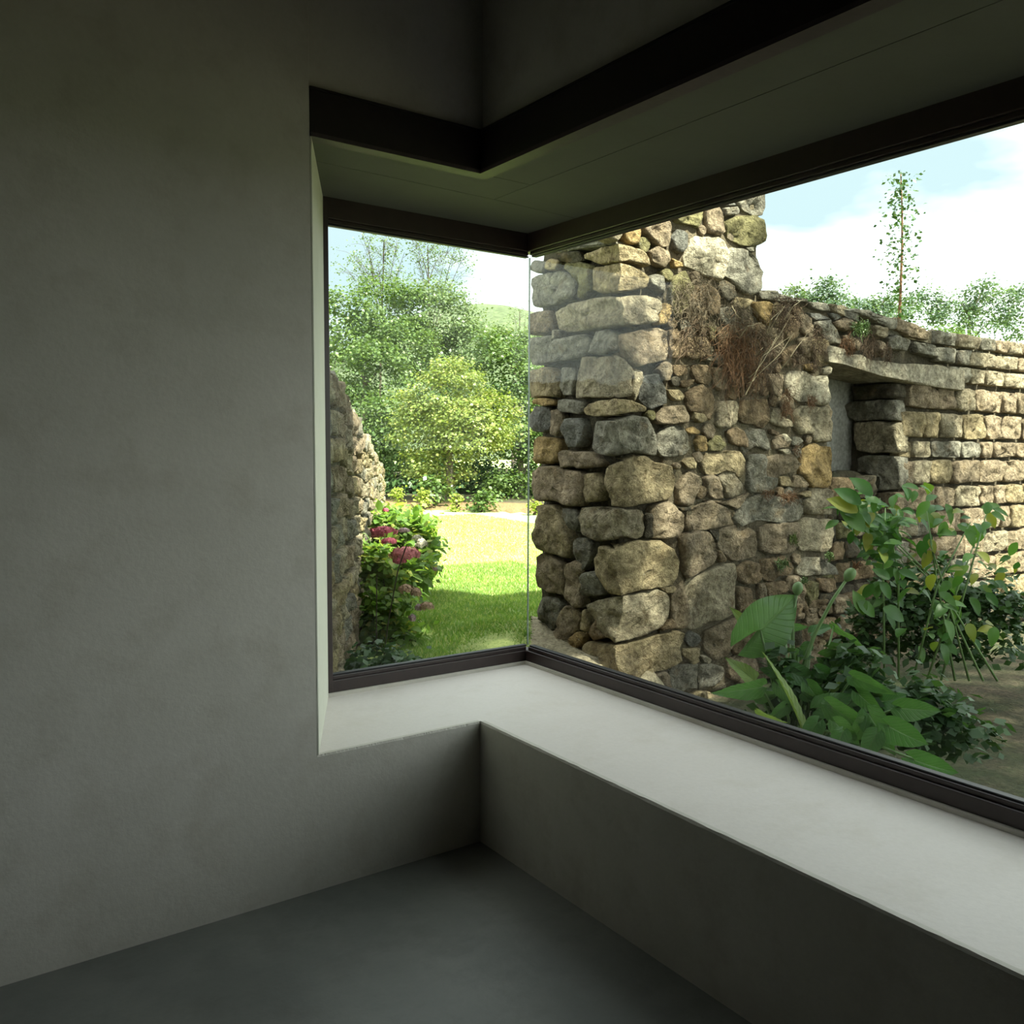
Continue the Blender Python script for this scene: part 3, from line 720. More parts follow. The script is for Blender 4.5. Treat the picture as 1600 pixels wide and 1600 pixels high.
# generated rubble for the parts of the wall no traced outline covers
def rubble(parent, to3, u0, u1, v0, v1, du, dv, nrm, tones, seed, mat=None, keep=lambda u, v: True, name='stone', prot=.03, depth=.08):
    r = random.Random(seed); rows = max(1, int(round((v1-v0)/dv))); vb = [v0+(v1-v0)*i/rows+(r.uniform(-.15, .15)*dv if 0 < i < rows else 0) for i in range(rows+1)]
    cnt = 0
    for i in range(rows):
        u = u0-r.random()*du*.5
        while u < u1:
            wd = du*r.uniform(.6, 1.5); a, b2 = max(u, u0), min(u+wd, u1); u += wd
            if b2-a < du*.35 or not keep((a+b2)/2, (vb[i]+vb[i+1])/2): continue
            c, d2 = vb[i], vb[i+1]; g = .006; j = lambda s=.10: r.uniform(0, s)*min(b2-a, d2-c)
            pts = [(a+g+j(), c+g+j()), ((a+b2)/2, c+g+j(.07)), (b2-g-j(), c+g+j()), (b2-g-j(.06), (c+d2)/2), (b2-g-j(), d2-g-j()), ((a+b2)/2, d2-g-j(.07)), (a+g+j(), d2-g-j()), (a+g+j(.06), (c+d2)/2)]
            _ns[0] += 1; sd_ = _ns[0]*3.71
            V, Fc = patch([np.array(to3(*p)) for p in pts], [False]*8, np.array(nrm, float), prot*r.uniform(.6, 1.2), depth, sd_, np.zeros(3))
            V = np.array(V); o = mesh_obj(name, V, Fc, mat or M_STONE, parent, smooth=True, origin=V.mean(0))
            col = TONE[r.choice(tones)]; k = r.uniform(.85, 1.15); o.color = (col[0]*k, col[1]*k, col[2]*k, 1); cnt += 1
    return cnt
# small pinning stones packed into the gaps between the larger ones
def pinnings(nmax):
    segs = []
    for poly in TRACED:
        for i in range(len(poly)):
            a, b2 = np.array(poly[i]), np.array(poly[(i+1) % len(poly)]); k = max(1, int(np.linalg.norm(b2-a)/.012))
            for t in range(k): segs.append(a+(b2-a)*t/k)
    B = np.array(segs); gx, gz = np.meshgrid(np.arange(1.74, 3.64, .014), np.arange(.05, 3.12, .014)); Gp = np.stack([gx.ravel(), gz.ravel()], 1)
    Gp = Gp[~((Gp[:, 0] > 2.80) & (Gp[:, 1] > 2.46))]
    ins = np.zeros(len(Gp), bool)
    for poly in TRACED:
        P = np.array(poly); c = np.zeros(len(Gp), bool)
        for i in range(len(P)):
            a, b2 = P[i], P[(i+1) % len(P)]; cond = ((a[1] > Gp[:, 1]) != (b2[1] > Gp[:, 1]))
            xs = (b2[0]-a[0])*(Gp[:, 1]-a[1])/(b2[1]-a[1]+1e-12)+a[0]; c ^= cond & (Gp[:, 0] < xs)
        ins |= c
    Gp = Gp[~ins]; dist = np.full(len(Gp), 9.)
    for i in range(0, len(B), 400): dist = np.minimum(dist, np.sqrt(((Gp[:, None]-B[None, i:i+400])**2).sum(2)).min(1))
    r = random.Random(77)
    for _ in range(nmax):
        k = int(dist.argmax()); d = dist[k]
        if d < .020: break
        c = Gp[k]; d = min(d, .105)*r.uniform(.93, 1.12); n = r.randint(6, 8); ph = r.uniform(0, 6.28); el = r.uniform(.95, 1.2)
        pts = [(c[0]+d*el*math.cos(ph+6.283*i/n)*r.uniform(.88, 1.1), YW, c[1]+d*math.sin(ph+6.283*i/n)*r.uniform(.88, 1.1)) for i in range(n)]
        _ns[0] += 1; V, Fc = patch([np.array(q) for q in pts], [False]*n, NRM['R'], .012+.012*r.random(), .06, _ns[0]*3.71, np.zeros(3))
        V = np.array(V); o = mesh_obj('stone', V, Fc, M_STONE, ruin, smooth=True, origin=V.mean(0)); col = TONE[r.choice('BBbbygdo')]; kk = r.uniform(.75, 1.05); o.color = (col[0]*kk, col[1]*kk, col[2]*kk, 1)
        dist = np.minimum(dist, np.maximum(0, np.sqrt(((Gp-c)**2).sum(1))-d))
pinnings(int(250-_ns[0]) if _ns[0] < 190 else 60)
print('stones so far', _ns[0])
rubble(ruin, lambda u, v: (u, YW, v), 4.52, 7.4, .15, 2.02, .34, .2, (0, -1, 0), 'bgbpy', 5)
rubble(ruin, lambda u, v: (u, YW, v), 4.98, 7.4, 2.04, 2.46, .3, .14, (0, -1, 0), 'gbp', 6)
rubble(ruin, lambda u, v: (u, YW, v), 1.70, 2.84, 3.2, 3.42, .3, .2, (0, -1, 0), 'gbo', 8)
rubble(ruin, lambda u, v: (XW, v2(u), v), 0, .85, 2.82, 3.40, .3, .19, (-1, 0, 0), 'gbo', 9) if False else None
rubble(ruin, lambda u, v: (XW, XWB-u, v), 0, .85, 2.84, 3.40, .3, .19, (-1, 0, 0), 'gbo', 9)
rubble(ruin, lambda u, v: (u, YW+v-2.5, 2.49-.028*(u-2.85)), 2.9, 7.4, 2.52, 3.33, .36, .27, (0, 0, 1), 'gpb', 10, prot=.035)
rubble(ruin, lambda u, v: (u, 1.34, v), 3.72, 4.5, .3, 1.30, .24, .16, (0, -1, 0), 'doBd', 12, mat=M_STONE_MOSSY, prot=.035)
rubble(ruin, lambda u, v: (u, YW, v), 2.7, 4.5, -.05, .42, .3, .16, (0, -1, 0), 'Bbd', 14, mat=M_STONE_MOSSY)
rubble(ruin, lambda u, v: (2.86, YW+u, v), 0.03, .83, 2.58, 3.40, .26, .2, (1, 0, 0), 'gbo', 15)

# ---- left ruin wall, seen edge-on beyond the left jamb
LW0 = np.array([.33, 1.62]); LWF = np.array([3.50, 8.42])
def lw_foot(): return
a0 = onp(522, 1056, 2, .2)[:2]; a1 = onp(600, 700, 0, 0)[:2] if False else None
pn = np.array([at(515, 700, 4.15)[0], at(515, 700, 4.15)[1]]); pf = np.array([at(599, 700, 10.4)[0], at(599, 700, 10.4)[1]])
dirw = (pf-pn); LWL = np.linalg.norm(dirw); dirw /= LWL; nw = np.array([dirw[1], -dirw[0]])   # towards +x side
pn = pn-dirw*1.0; LWL += 1.0
def lw_top(s):      # height of its broken sloping top
    t = s-1.0
    return 1.86-.105*max(0, t)+.03*math.sin(s*5)+.02*math.sin(s*13)
def lw_pt(s, z, off=0): q = pn+dirw*s+nw*off; return np.array([q[0], q[1], z])
ruin2 = empty('ruined_garden_wall', lw_pt(0, 0), 'weathered rubble garden wall with a sloping top, left behind the hydrangeas', 'wall')
V = []; Fc = []; ns_, nz_ = 90, 20
for side, off in ((0, -.02), (1, -.5)):
    for i in range(ns_+1):
        s = LWL*i/ns_
        for j in range(nz_+1):
            z = -.1+(lw_top(s)-.02+.1)*j/nz_; q = lw_pt(s, z, off); V.append(q+nvec(q, 9)*.03)
h_ = (ns_+1)*(nz_+1)
for i in range(ns_):
    for j in range(nz_):
        a = i*(nz_+1)+j; b2 = a+nz_+1
        Fc.append((a, b2, b2+1, a+1)); Fc.append((h_+a, h_+a+1, h_+b2+1, h_+b2))
    a = i*(nz_+1)+nz_; b2 = a+nz_+1; Fc.append((a, b2, h_+b2, h_+a))
for j in range(nz_):
    for i in (0, ns_):
        a = i*(nz_+1)+j; Fc.append((a, a+1, h_+a+1, h_+a))
mesh_obj('core', V, Fc, M_MORTAR, ruin2, smooth=True)
rubble(ruin2, lambda u, v: lw_pt(u, .1+(v*(lw_top(u)-.1))), .75, LWL, 0, 1.0, .34, .082, (nw[0], nw[1], 0), 'ppygbb', 21, prot=.02, depth=.05)
rubble(ruin2, lambda u, v: lw_pt(u, lw_top(u), -v), .75, LWL, 0, .42, .3, .21, (0, 0, 1), 'wpg', 22, prot=.04, depth=.05)
rubble(ruin2, lambda u, v: lw_pt(LWL, v, -u), 0, .45, .3, lw_top(LWL), .25, .17, (dirw[0], dirw[1], 0), 'ggb', 23, prot=.03, depth=.05)

# ================================================================= GROUND
GZ = .2
def ground_h(x, y):
    h = GZ
    d = math.hypot((x-1.62)/.36, (y-2.12)/.42); h += .13*math.exp(-d*d)    # rubble bank at the foot of the pier
    if y > 6: h += .012*(y-6)
    return h + .012*nval((x*.8, y*.8, 0))
def grid(name, x0, x1, y0, y1, nx, ny, hf, mat, keep=None, **props):
    V = []; idx = {}; Fc = []
    for i in range(nx+1):
        for j in range(ny+1):
            x, y = x0+(x1-x0)*i/nx, y0+(y1-y0)*j/ny; V.append((x, y, hf(x, y)))
    for i in range(nx):
        for j in range(ny):
            a = i*(ny+1)+j
            xc, yc = V[a][0], V[a][1]
            if keep and not keep(xc, yc): continue
            Fc.append((a, a+ny+1, a+ny+2, a+1))
    return mesh_obj(name, V, Fc, mat, smooth=True, **props)
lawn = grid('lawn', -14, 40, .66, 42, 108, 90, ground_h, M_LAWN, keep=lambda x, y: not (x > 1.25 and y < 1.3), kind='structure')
soil = grid('planting_bed', .70, 14, -12, 1.60, 60, 60, lambda x, y: GZ-.02-.30*min(1, max(0, (x-1.15)/.35))+.03*nval((x*2, y*2, 4)), M_SOIL, keep=lambda x, y: not (y > .6 and x < 1.12), kind='structure')
# sandy rubble at the foot of the pier
mound = grid('rubble_bank', .98, 1.98, .80, 2.55, 48, 60, lambda x, y: ground_h(x, y)+.02*abs(nval((x*9, y*9, 1)))+.018-.20*max(0, min(1, (x-1.42)/.3))*max(0, min(1, (1.35-y)/.3))-.05*max(0, abs(y-1.68)-.60)/.25-.06*max(0, 1.16-x)/.18, M_SAND, keep=lambda x, y: y < 1.46*(x+1.744)-2.90)
tag(mound, 'sandy rubble bank at the foot of the stone pier', 'rubble'); mound['kind'] = 'stuff'
# mulch edge of the lawn
mv = []
for i in range(41):
    t = i/40; p_ = onp(600+330*t, 801+8*t, 2, GZ)[:2]; q_ = onp(600+330*t, 794+8*t, 2, GZ)[:2]
    dr = (q_-p_)/np.linalg.norm(q_-p_); wv = .35*nval((i*.6, 2, 1))
    for off, z in ((wv, .0), (wv+.3, .05), (1.5, .06)):
        X = p_+dr*off; mv.append((X[0], X[1], ground_h(X[0], X[1])+z-.005+.01))
wf = []
for i in range(41):
    t = (i-10)/20; p_ = onp(600+330*t, 806+8*t, 2, GZ)[:2]; q_ = onp(600+330*t, 798+8*t, 2, GZ)[:2]; dr = (q_-p_)/np.linalg.norm(q_-p_)
    for off in (1.2, 4, 22): X = p_+dr*off; wf.append((X[0], X[1], ground_h(X[0], X[1])+.045))
mesh_obj('woodland_floor', wf, [(i*3+k, (i+1)*3+k, (i+1)*3+k+1, i*3+k+1) for i in range(40) for k in range(2)], M_SOIL, smooth=True, kind='structure')
fg = grid('far_ground', -300, 400, -300, 400, 10, 10, lambda x, y: -.45, M_HILL, kind='structure')
mul = mesh_obj('mulch_border', mv, [(i*3+k, (i+1)*3+k, (i+1)*3+k+1, i*3+k+1) for i in range(40) for k in range(2)], M_MULCH, smooth=True)
tag(mul, 'brown mulch border along the far edge of the lawn', 'mulch'); mul['kind'] = 'stuff'
# far hillside
hv = []; hf = []; HN = 40
for i in range(HN+1):
    for j in range(HN+1):
        x = 25+130*i/HN; y = -20+170*j/HN
        hv.append((x, y, 1.0+17*math.exp(-((x-48)/20)**2-((y-80)/30)**2)+.8*nval((x*.06, y*.06, 2))-1.5))
for i in range(HN):
    for j in range(HN): a = i*(HN+1)+j; hf.append((a, a+HN+1, a+HN+2, a+1))
hill = mesh_obj('far_hill', hv, hf, M_HILL, smooth=True, kind='structure')

# grass blades in the near lawn
def blades(n, x0, x1, y0, y1, hgt):
    x = rng.uniform(x0, x1, n); y = rng.uniform(y0, y1, n)
    k = (np.hypot((x-1.75)/.55, (y-1.55)/.75) > .0) & ~((x > 1.0) & (y < 2.5) & (x < 2.0) & (y < 1.46*(x+1.744)-2.90)) & ~((x > 1.25) & (y < 1.3)) & ~((x > 1.6) & (y < 2.1) & (y > .9))
    x, y = x[k], y[k]; n = len(x)
    z = np.array([ground_h(a, b2) for a, b2 in zip(x, y)])
    an = rng.uniform(0, 6.28, n); h = hgt*rng.uniform(.5, 1.2, n); w_ = .0035*rng.uniform(.7, 1.5, n)*(1+.15*(y-1))
    lean = rng.normal(0, .5, (n, 2))*h[:, None]
    P = np.empty((n, 3, 3)); P[:, 0] = np.stack([x-np.cos(an)*w_, y-np.sin(an)*w_, z], 1); P[:, 1] = np.stack([x+np.cos(an)*w_, y+np.sin(an)*w_, z], 1)
    P[:, 2] = np.stack([x+lean[:, 0], y+lean[:, 1], z+h], 1)
    return P.reshape(-1, 3)
gb = fast_mesh('grass_blades', blades(95000, .75, 3.8, .8, 5.6, .032), 3, M_GRASS_BL, kind='stuff')
tag(gb, 'short green grass of the shaded lawn near the left pane', 'grass')
gb = fast_mesh('grass_blades', blades(75000, 1.5, 6.6, 3.3, 11, .03), 3, M_GRASS_SUNLIT, kind='stuff')
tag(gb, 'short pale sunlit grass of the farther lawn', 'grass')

# ================================================================= TREES
def leaf_quads(C, size, up=.55, outward=None, aspect=.75):
    n = len(C); nr = rng.normal(0, 1, (n, 3)); nr[:, 2] = np.abs(nr[:, 2])+up
    if outward is not None: nr += outward*1.0
    nr /= np.linalg.norm(nr, axis=1)[:, None]
    t = np.cross(nr, rng.normal(0, 1, (n, 3))); t /= np.linalg.norm(t, axis=1)[:, None]+1e-9; b2 = np.cross(nr, t)
    s = size*rng.uniform(.6, 1.3, n)[:, None]
    P = np.stack([C-t*s*.5, C+b2*s*aspect*.5+nr*s*.06, C+t*s*.5, C-b2*s*aspect*.5+nr*s*.06], 1)
    return P.reshape(-1, 3)
def crown_points(blobs, dens, clump, leaf, flat=.6, fill=0.15):
    C = []; O = []
    for (c, rx, rz, *ry) in blobs:
        ry = ry[0] if ry else rx
        area = 4*math.pi*((rx*rz+rx*ry+ry*rz)/3); nc = max(6, int(area/(clump*clump*1.5)))
        d = rng.normal(0, 1, (nc, 3)); d /= np.linalg.norm(d, axis=1)[:, None]; d[:, 2] = np.where(d[:, 2] < -.5, -d[:, 2], d[:, 2])
        rad = rng.uniform(.72, 1.05, nc)[:, None]; K = c+d*rad*np.array([rx, ry, rz])
        per = max(4, int(area*dens*2.6/(leaf*leaf)/nc))
        q = rng.normal(0, .5, (nc, per, 3))*np.array([1, 1, flat])*clump*rng.uniform(.7, 1.25, (nc, 1, 1))
        C.append((K[:, None]+q).reshape(-1, 3)); O.append(np.repeat(d, per, 0))
        m = int(nc*per*fill); q = rng.uniform(-1, 1, (m, 3))*np.array([rx, ry, rz])*.75; C.append(c+q); O.append(np.zeros((m, 3)))
    return np.concatenate(C), np.concatenate(O)
def trunk_vf(base, top, r, nbr=7, spread=1.0, seed=0, wig=.12):
    rd = random.Random(seed); base = np.array(base); top = np.array(top); parts = []
    path = [base+(top-base)*t+np.array([rd.uniform(-wig, wig), rd.uniform(-wig, wig), 0])*t for t in np.linspace(0, 1, 7)]
    parts.append(tube_vf(path, list(np.linspace(r, r*.35, 7)), 8))
    H = np.linalg.norm(top-base)
    for k in range(nbr):
        s = path[rd.randint(2, 6)]; a = rd.uniform(0, 6.28); L = H*rd.uniform(.25, .45)*spread
        e = s+np.array([math.cos(a)*L*.7, math.sin(a)*L*.7, L*rd.uniform(.5, 1.0)]); m_ = (s+e)/2+np.array([rd.uniform(-.1, .1)]*3)*L
        parts.append(tube_vf([s, m_, e], [r*.4, r*.25, r*.1], 5))
    return join_vf(parts)
def tree(name, label, cat, dep, blobs_px, mat, leaf=.07, clump=.35, dens=.8, group=None, trunk=True, squash=.8, flat=.6, base_u=None, base_v=790, fill=.15, r=.1):
    bl = []
    for (u, v, ru, rv, *dd) in blobs_px:
        dp = dep+(dd[0] if dd else 0); c = at(u, v, dp); bl.append((c, ru*dp/FPX, rv*dp/FPX, ru*dp/FPX*squash))
    cen = np.mean([b2[0] for b2 in bl], 0); bu = base_u or np.mean([q[0] for q in blobs_px])
    base = at(bu, 800, dep); base[2] = ground_h(base[0], base[1])-.03
    root = empty(name, base, label, cat, group)
    C, O = crown_points(bl, dens, clump, leaf, flat, fill); k = C[:, 2] > base[2]+.03; C, O = C[k], O[k]
    fast_mesh('crown' if trunk else 'foliage', leaf_quads(C, leaf, outward=O), 4, mat, root, origin=cen)
    tp = cen.copy(); tp[2] = max(tp[2], base[2]+.3)
    V, Fc = trunk_vf(base, tp, r if trunk else r*.3, 9 if trunk else 5, spread=.45, seed=len(bpy.data.objects))
    mesh_obj('trunk' if trunk else 'stem', V, Fc, M_BARK if trunk else M_TWIG, root, smooth=True, origin=base)
    return root
G1 = 'trees beyond the lawn'
tree('broadleaf_tree', 'tall broad green tree at the far left behind the lawn', 'tree', 21, [(540, 520, 55, 60), (600, 500, 62, 66, .5), (530, 600, 50, 60), (580, 590, 60, 60, -.8), (625, 560, 55, 60), (545, 650, 45, 45)], M_LEAF_ASH, .075, .34, .95, G1)
tree('broadleaf_tree', 'rounded blue-green tree crown right of the tall left tree', 'tree', 22.5, [(690, 505, 62, 66), (655, 560, 60, 60), (728, 545, 42, 52), (700, 600, 60, 50)], M_LEAF_PALE, .075, .36, .95, G1)
tree('hazel_tree', 'yellow-green hazel with fine leaves in front of the trees, centre of lawn edge', 'tree', 18.3, [(705, 625, 62, 62), (670, 680, 55, 52), (735, 680, 62, 56, -.5), (775, 660, 42, 50), (690, 730, 60, 40), (640, 655, 30, 40)], M_LEAF_HAZEL, .065, .26, .85, G1, flat=.45)
tree('broadleaf_tree', 'low dark green tree at the left just above the garden wall', 'tree', 19.5, [(560, 690, 52, 46), (600, 660, 40, 40), (605, 720, 38, 38), (548, 740, 50, 50)], M_LEAF_ASH, .08, .32, .95, G1)
tree('broadleaf_tree', 'green tree at the right edge of the left pane beside the pier', 'tree', 20.5, [(800, 590, 44, 50), (835, 640, 46, 56), (810, 700, 46, 46, -.6), (850, 720, 40, 50), (770, 560, 34, 36), (800, 765, 50, 30, -.8)], M_LEAF_ASH, .08, .34, .95, G1)
tree('broadleaf_tree', 'pale green low tree under the far hill beside the pier', 'tree', 27, [(800, 545, 46, 30), (840, 555, 40, 34), (770, 540, 26, 24)], M_LEAF_PALE, .09, .4, .9, G1)
tree('hedge_thicket', 'deep shaded thicket under the trees along the lawn', 'hedge', 21.5, [(560, 765, 60, 40), (640, 760, 70, 46), (730, 765, 70, 46), (810, 770, 60, 44), (880, 770, 60, 44), (560, 780, 90, 30, 1.5), (700, 780, 100, 30, 1.5), (820, 780, 100, 30, 1.5), (600, 700, 50, 50), (700, 680, 60, 60), (790, 660, 60, 60)], M_LEAF_DARK, .12, .4, 1.0, None, trunk=False)
# sparse tall trees against the sky
def sparse_tree(label, base, tips, seed, dep, n=26, mat=M_LEAF_PALE):
    rd = random.Random(seed); b = at(base[0], 800, dep); b[2] = .2; root = empty('sparse_tree', b, label, 'tree', 'thin trees against the sky')
    parts = []; C = []
    top = at(*tips[0], dep); path = [b+(top-b)*t+np.array([0, 0, 0]) for t in np.linspace(0, 1, 8)]
    parts.append(tube_vf(path, list(np.linspace(.05, .012, 8)), 6))
    for (u, v) in tips:
        e = at(u, v, dep+rd.uniform(-.5, .5)); s = path[rd.randint(4, 6)]
        pp = [s+(e-s)*t+np.array([0, 0, .25*math.sin(t*3.1)]) for t in np.linspace(0, 1, 6)]
        parts.append(tube_vf(pp, list(np.linspace(.014, .005, 6)), 4))
        for k in range(n):
            t = rd.uniform(.35, 1); q = s+(e-s)*t; e2 = q+np.array([rd.gauss(0, .25), rd.gauss(0, .25), rd.uniform(-.05, .45)])
            parts.append(tube_vf([q, (q+e2)/2+np.array([0, 0, .04]), e2], [.005, .004, .002], 3))
            for _ in range(11): C.append(e2+np.array([rd.gauss(0, .09), rd.gauss(0, .09), rd.gauss(0, .07)]))
    V, Fc = join_vf(parts); mesh_obj('branches', V, Fc, M_TWIG, root, origin=b)
    fast_mesh('crown', leaf_quads(np.array(C), .06), 4, mat, root, origin=top)
sparse_tree('thin-leaved tree tops showing against sky at upper left', (590, 0), [(600, 375), (575, 385), (555, 400), (545, 425), (620, 380), (590, 410), (565, 365), (632, 395)], 3, 26)
sparse_tree('thin-leaved tree tops showing against sky left of centre', (680, 0), [(668, 385), (645, 372), (700, 395), (725, 400), (655, 410), (690, 425), (715, 375)], 4, 27)
sparse_tree('single sparse sapling on the far hill left of the pier', (812, 0), [(812, 486), (803, 492), (822, 490)], 5, 34, n=10)
# shrubs at the foot of the trees
G2 = 'shrubs along the mulch border'
tree('border_shrub', 'large glossy dark green shrub, leftmost green mound of the mulch border', 'shrub', 17.2, [(680, 772, 26, 24)], M_LEAF_LAUREL, .085, .16, 1.3, G2, trunk=False)
tree('border_shrub', 'round glossy dark green shrub standing alone nearest the pier', 'shrub', 16.6, [(757, 788, 20, 20), (748, 796, 14, 12)], M_LEAF_LAUREL, .075, .15, 1.3, G2, trunk=False)
tree('border_shrub', 'narrow yellow-green shrub between the two glossy dark shrubs', 'shrub', 16.6, [(712, 792, 10, 16), (714, 780, 6, 10)], M_LEAF_YEL, .06, .1, 1.3, G2, trunk=False)
tree('border_shrub', 'yellow shrub touching the left side of the largest glossy shrub', 'shrub', 16.9, [(662, 782, 12, 16)], M_LEAF_YEL, .06, .1, 1.3, G2, trunk=False)
tree('border_shrub', 'bright yellow upright shrub just right of the garden wall end', 'shrub', 16.4, [(620, 782, 9, 16), (622, 770, 6, 9)], M_LEAF_YEL, .06, .1, 1.3, G2, trunk=False)
tree('border_shrub', 'small bright shrub half hidden by the stone pier', 'shrub', 16.2, [(834, 798, 12, 13)], M_LEAF_YEL, .06, .1, 1.3, G2, trunk=False)
# trees over the low wall on the right
G3 = 'distant trees over the low wall'
tree('distant_tree', 'tallest round distant tree showing above the low wall', 'tree', 34, [(1292, 462, 26, 26), (1315, 478, 22, 22), (1268, 480, 22, 22), (1295, 500, 40, 26)], M_LEAF_FAR, .12, .42, .85, G3, base_u=1292)
tree('distant_tree', 'low pale distant tree left of the tallest one over the wall', 'tree', 34.5, [(1240, 464, 20, 14), (1262, 470, 16, 14), (1235, 485, 40, 20), (1255, 500, 40, 26)], M_LEAF_PALE, .12, .4, .85, G3, base_u=1242)
tree('distant_tree', 'broad distant tree right of the tallest one over the wall', 'tree', 35, [(1350, 480, 24, 16), (1385, 480, 22, 20), (1365, 500, 46, 26), (1345, 520, 60, 26)], M_LEAF_FAR, .12, .42, .85, G3, base_u=1360)
tree('distant_tree', 'rounded distant trees at the far right end over the wall', 'tree', 33, [(1440, 480, 36, 30), (1490, 500, 40, 36), (1540, 490, 40, 50), (1600, 500, 40, 60)], M_LEAF_FAR, .12, .42, .85, G3, base_u=1500)
tree('distant_tree', 'sunlit distant tree belt low behind the wall coping', 'tree', 31, [(1230, 530, 46, 30), (1310, 540, 50, 30), (1400, 545, 60, 32), (1480, 555, 60, 40)], M_LEAF_ASH, .12, .42, .85, G3, base_u=1330)
# slim ivy-clad trunk at the right
b = at(1412, 800, 9.0); b[2] = .2; st = empty('slender_tree', b, 'slender reddish tree trunk with sparse leaves right of the doorway lintel', 'tree')
tp = at(1406, 270, 9.0); V, Fc = tube_vf([b+(tp-b)*t+np.array([.04*math.sin(t*9), 0, 0]) for t in np.linspace(0, 1, 12)], list(np.linspace(.034, .006, 12)), 8)
mesh_obj('trunk', V, Fc, M_ROOT_RED, st, smooth=True, origin=b)
C = np.array([b+(tp-b)*random.uniform(.55, 1)+np.array([random.gauss(0, .09), random.gauss(0, .09), 0]) for _ in range(900)])
fast_mesh('foliage', leaf_quads(C, .045), 4, M_LEAF_DARK, st, origin=b)
# unseen evergreen added to block sun; crown clumps shaped to shade pier, sill and bed
def shade_tree(label, base, blobs):
    root = empty('added_shade_tree', base, label, 'tree', 'unseen shade trees added beside the building')
    cs = [crown_points([(np.array(c), r_, rz, r_)], dn, .5, .16, .7, .5) for c, r_, rz, dn in blobs]; C = np.concatenate([q[0] for q in cs]); O = np.concatenate([q[1] for q in cs])
    fast_mesh('crown', leaf_quads(C, .16, outward=O), 4, M_LEAF_DARK, root, origin=blobs[0][0])
    V, Fc = trunk_vf(base, blobs[0][0], .2, 8, seed=4); mesh_obj('trunk', V, Fc, M_BARK, root, smooth=True, origin=base)
shade_tree('unseen evergreen added right of the building, crown shaped to cast shade', (4.6, -5.6, .2), [((3.9, -4.7, 6.2), 2.0, 1.8, .34), ((2.0, -5.3, 6.2), 1.7, 1.7, 1.4), ((5.4, -4.4, 5.6), 1.7, 1.6, .45), ((1.0, -7.0, 7.4), 1.8, 1.8, 1.2), ((3.0, -5.9, 7.1), 1.6, 1.1, .8), ((5.0, -3.3, 6.9), 1.8, 1.4, .5), ((1.72, -3.3, 7.1), 1.25, 1.6, 2.2), ((1.3, -3.4, 5.6), 1.1, 1.2, 1.6)])

# ================================================================= HYDRANGEA
def leaf_mesh(name, mat, L=1., W=.56, fold=.18, droop=.22, n=5, tip=.0, wave=.0):
    V = []; Fc = []
    for i in range(n+1):
        t = i/n; w_ = W*.5*(math.sin(math.pi*min(1, t**.8)*.97+.03)**.8) if i < n else .004
        if i == 0: w_ = W*.10
        z = -droop*t*t*L; wv = wave*math.sin(t*9)
        V += [(-w_, t*L, z+fold*w_+wv), (0, t*L, z), (w_, t*L, z+fold*w_-wv)]
    for i in range(n):
        for k in range(2): a = i*3+k; Fc.append((a, a+1, a+4, a+3))
    me = bpy.data.meshes.new(name); me.from_pydata(V, [], Fc); me.materials.append(mat); me.shade_smooth(); return me
def frame_mat(pos, fwd, up, s):
    f = Vector(fwd).normalized(); u = Vector(up); r = f.cross(u).normalized(); u = r.cross(f).normalized()
    return Matrix(((r.x*s, f.x*s, u.x*s, pos[0]), (r.y*s, f.y*s, u.y*s, pos[1]), (r.z*s, f.z*s, u.z*s, pos[2]), (0, 0, 0, 1)))
def place(name, me, parent, M, **props):
    o = bpy.data.objects.new(name, me); COL.objects.link(o); o.parent = parent
    o.matrix_local = Matrix.Translation(-world_loc(parent)) @ M
    for k, v in props.items(): o[k] = v
    return o
HL = [leaf_mesh('hydrangea_leaf', M_LEAF_HYD, droop=d_, fold=f_) for d_, f_ in ((.2, .2), (.35, .1), (.1, .3))]
def flower_head(parent, u, v, dep, ru, rv, mat, seed):
    r = ru*dep/FPX; rz = rv*dep/FPX; c = at(u, v, dep); n = 110; d = rng.normal(0, 1, (n, 3)); d /= np.linalg.norm(d, axis=1)[:, None]
    d[:, 2] = np.abs(d[:, 2])*1.0-.25; C = c+d*np.array([r, r, rz])*rng.uniform(.72, 1.12, (n, 1)); P = []
    for q, nn in zip(C, d):
        t = np.cross(nn, rng.normal(0, 1, 3)); t /= np.linalg.norm(t); b2 = np.cross(nn, t); s = .011*random.uniform(.8, 1.3)*max(1, r/.06)
        for k in range(4):
            a = k*math.pi/2; e = t*math.cos(a)+b2*math.sin(a); g2 = -t*math.sin(a)+b2*math.cos(a)
            P += [q, q+e*s*.6+g2*s*.45+nn*.002, q+e*s*1.15, q+e*s*.6-g2*s*.45+nn*.002]
    o = fast_mesh('flower_head', P, 4, mat, parent, origin=c); return o
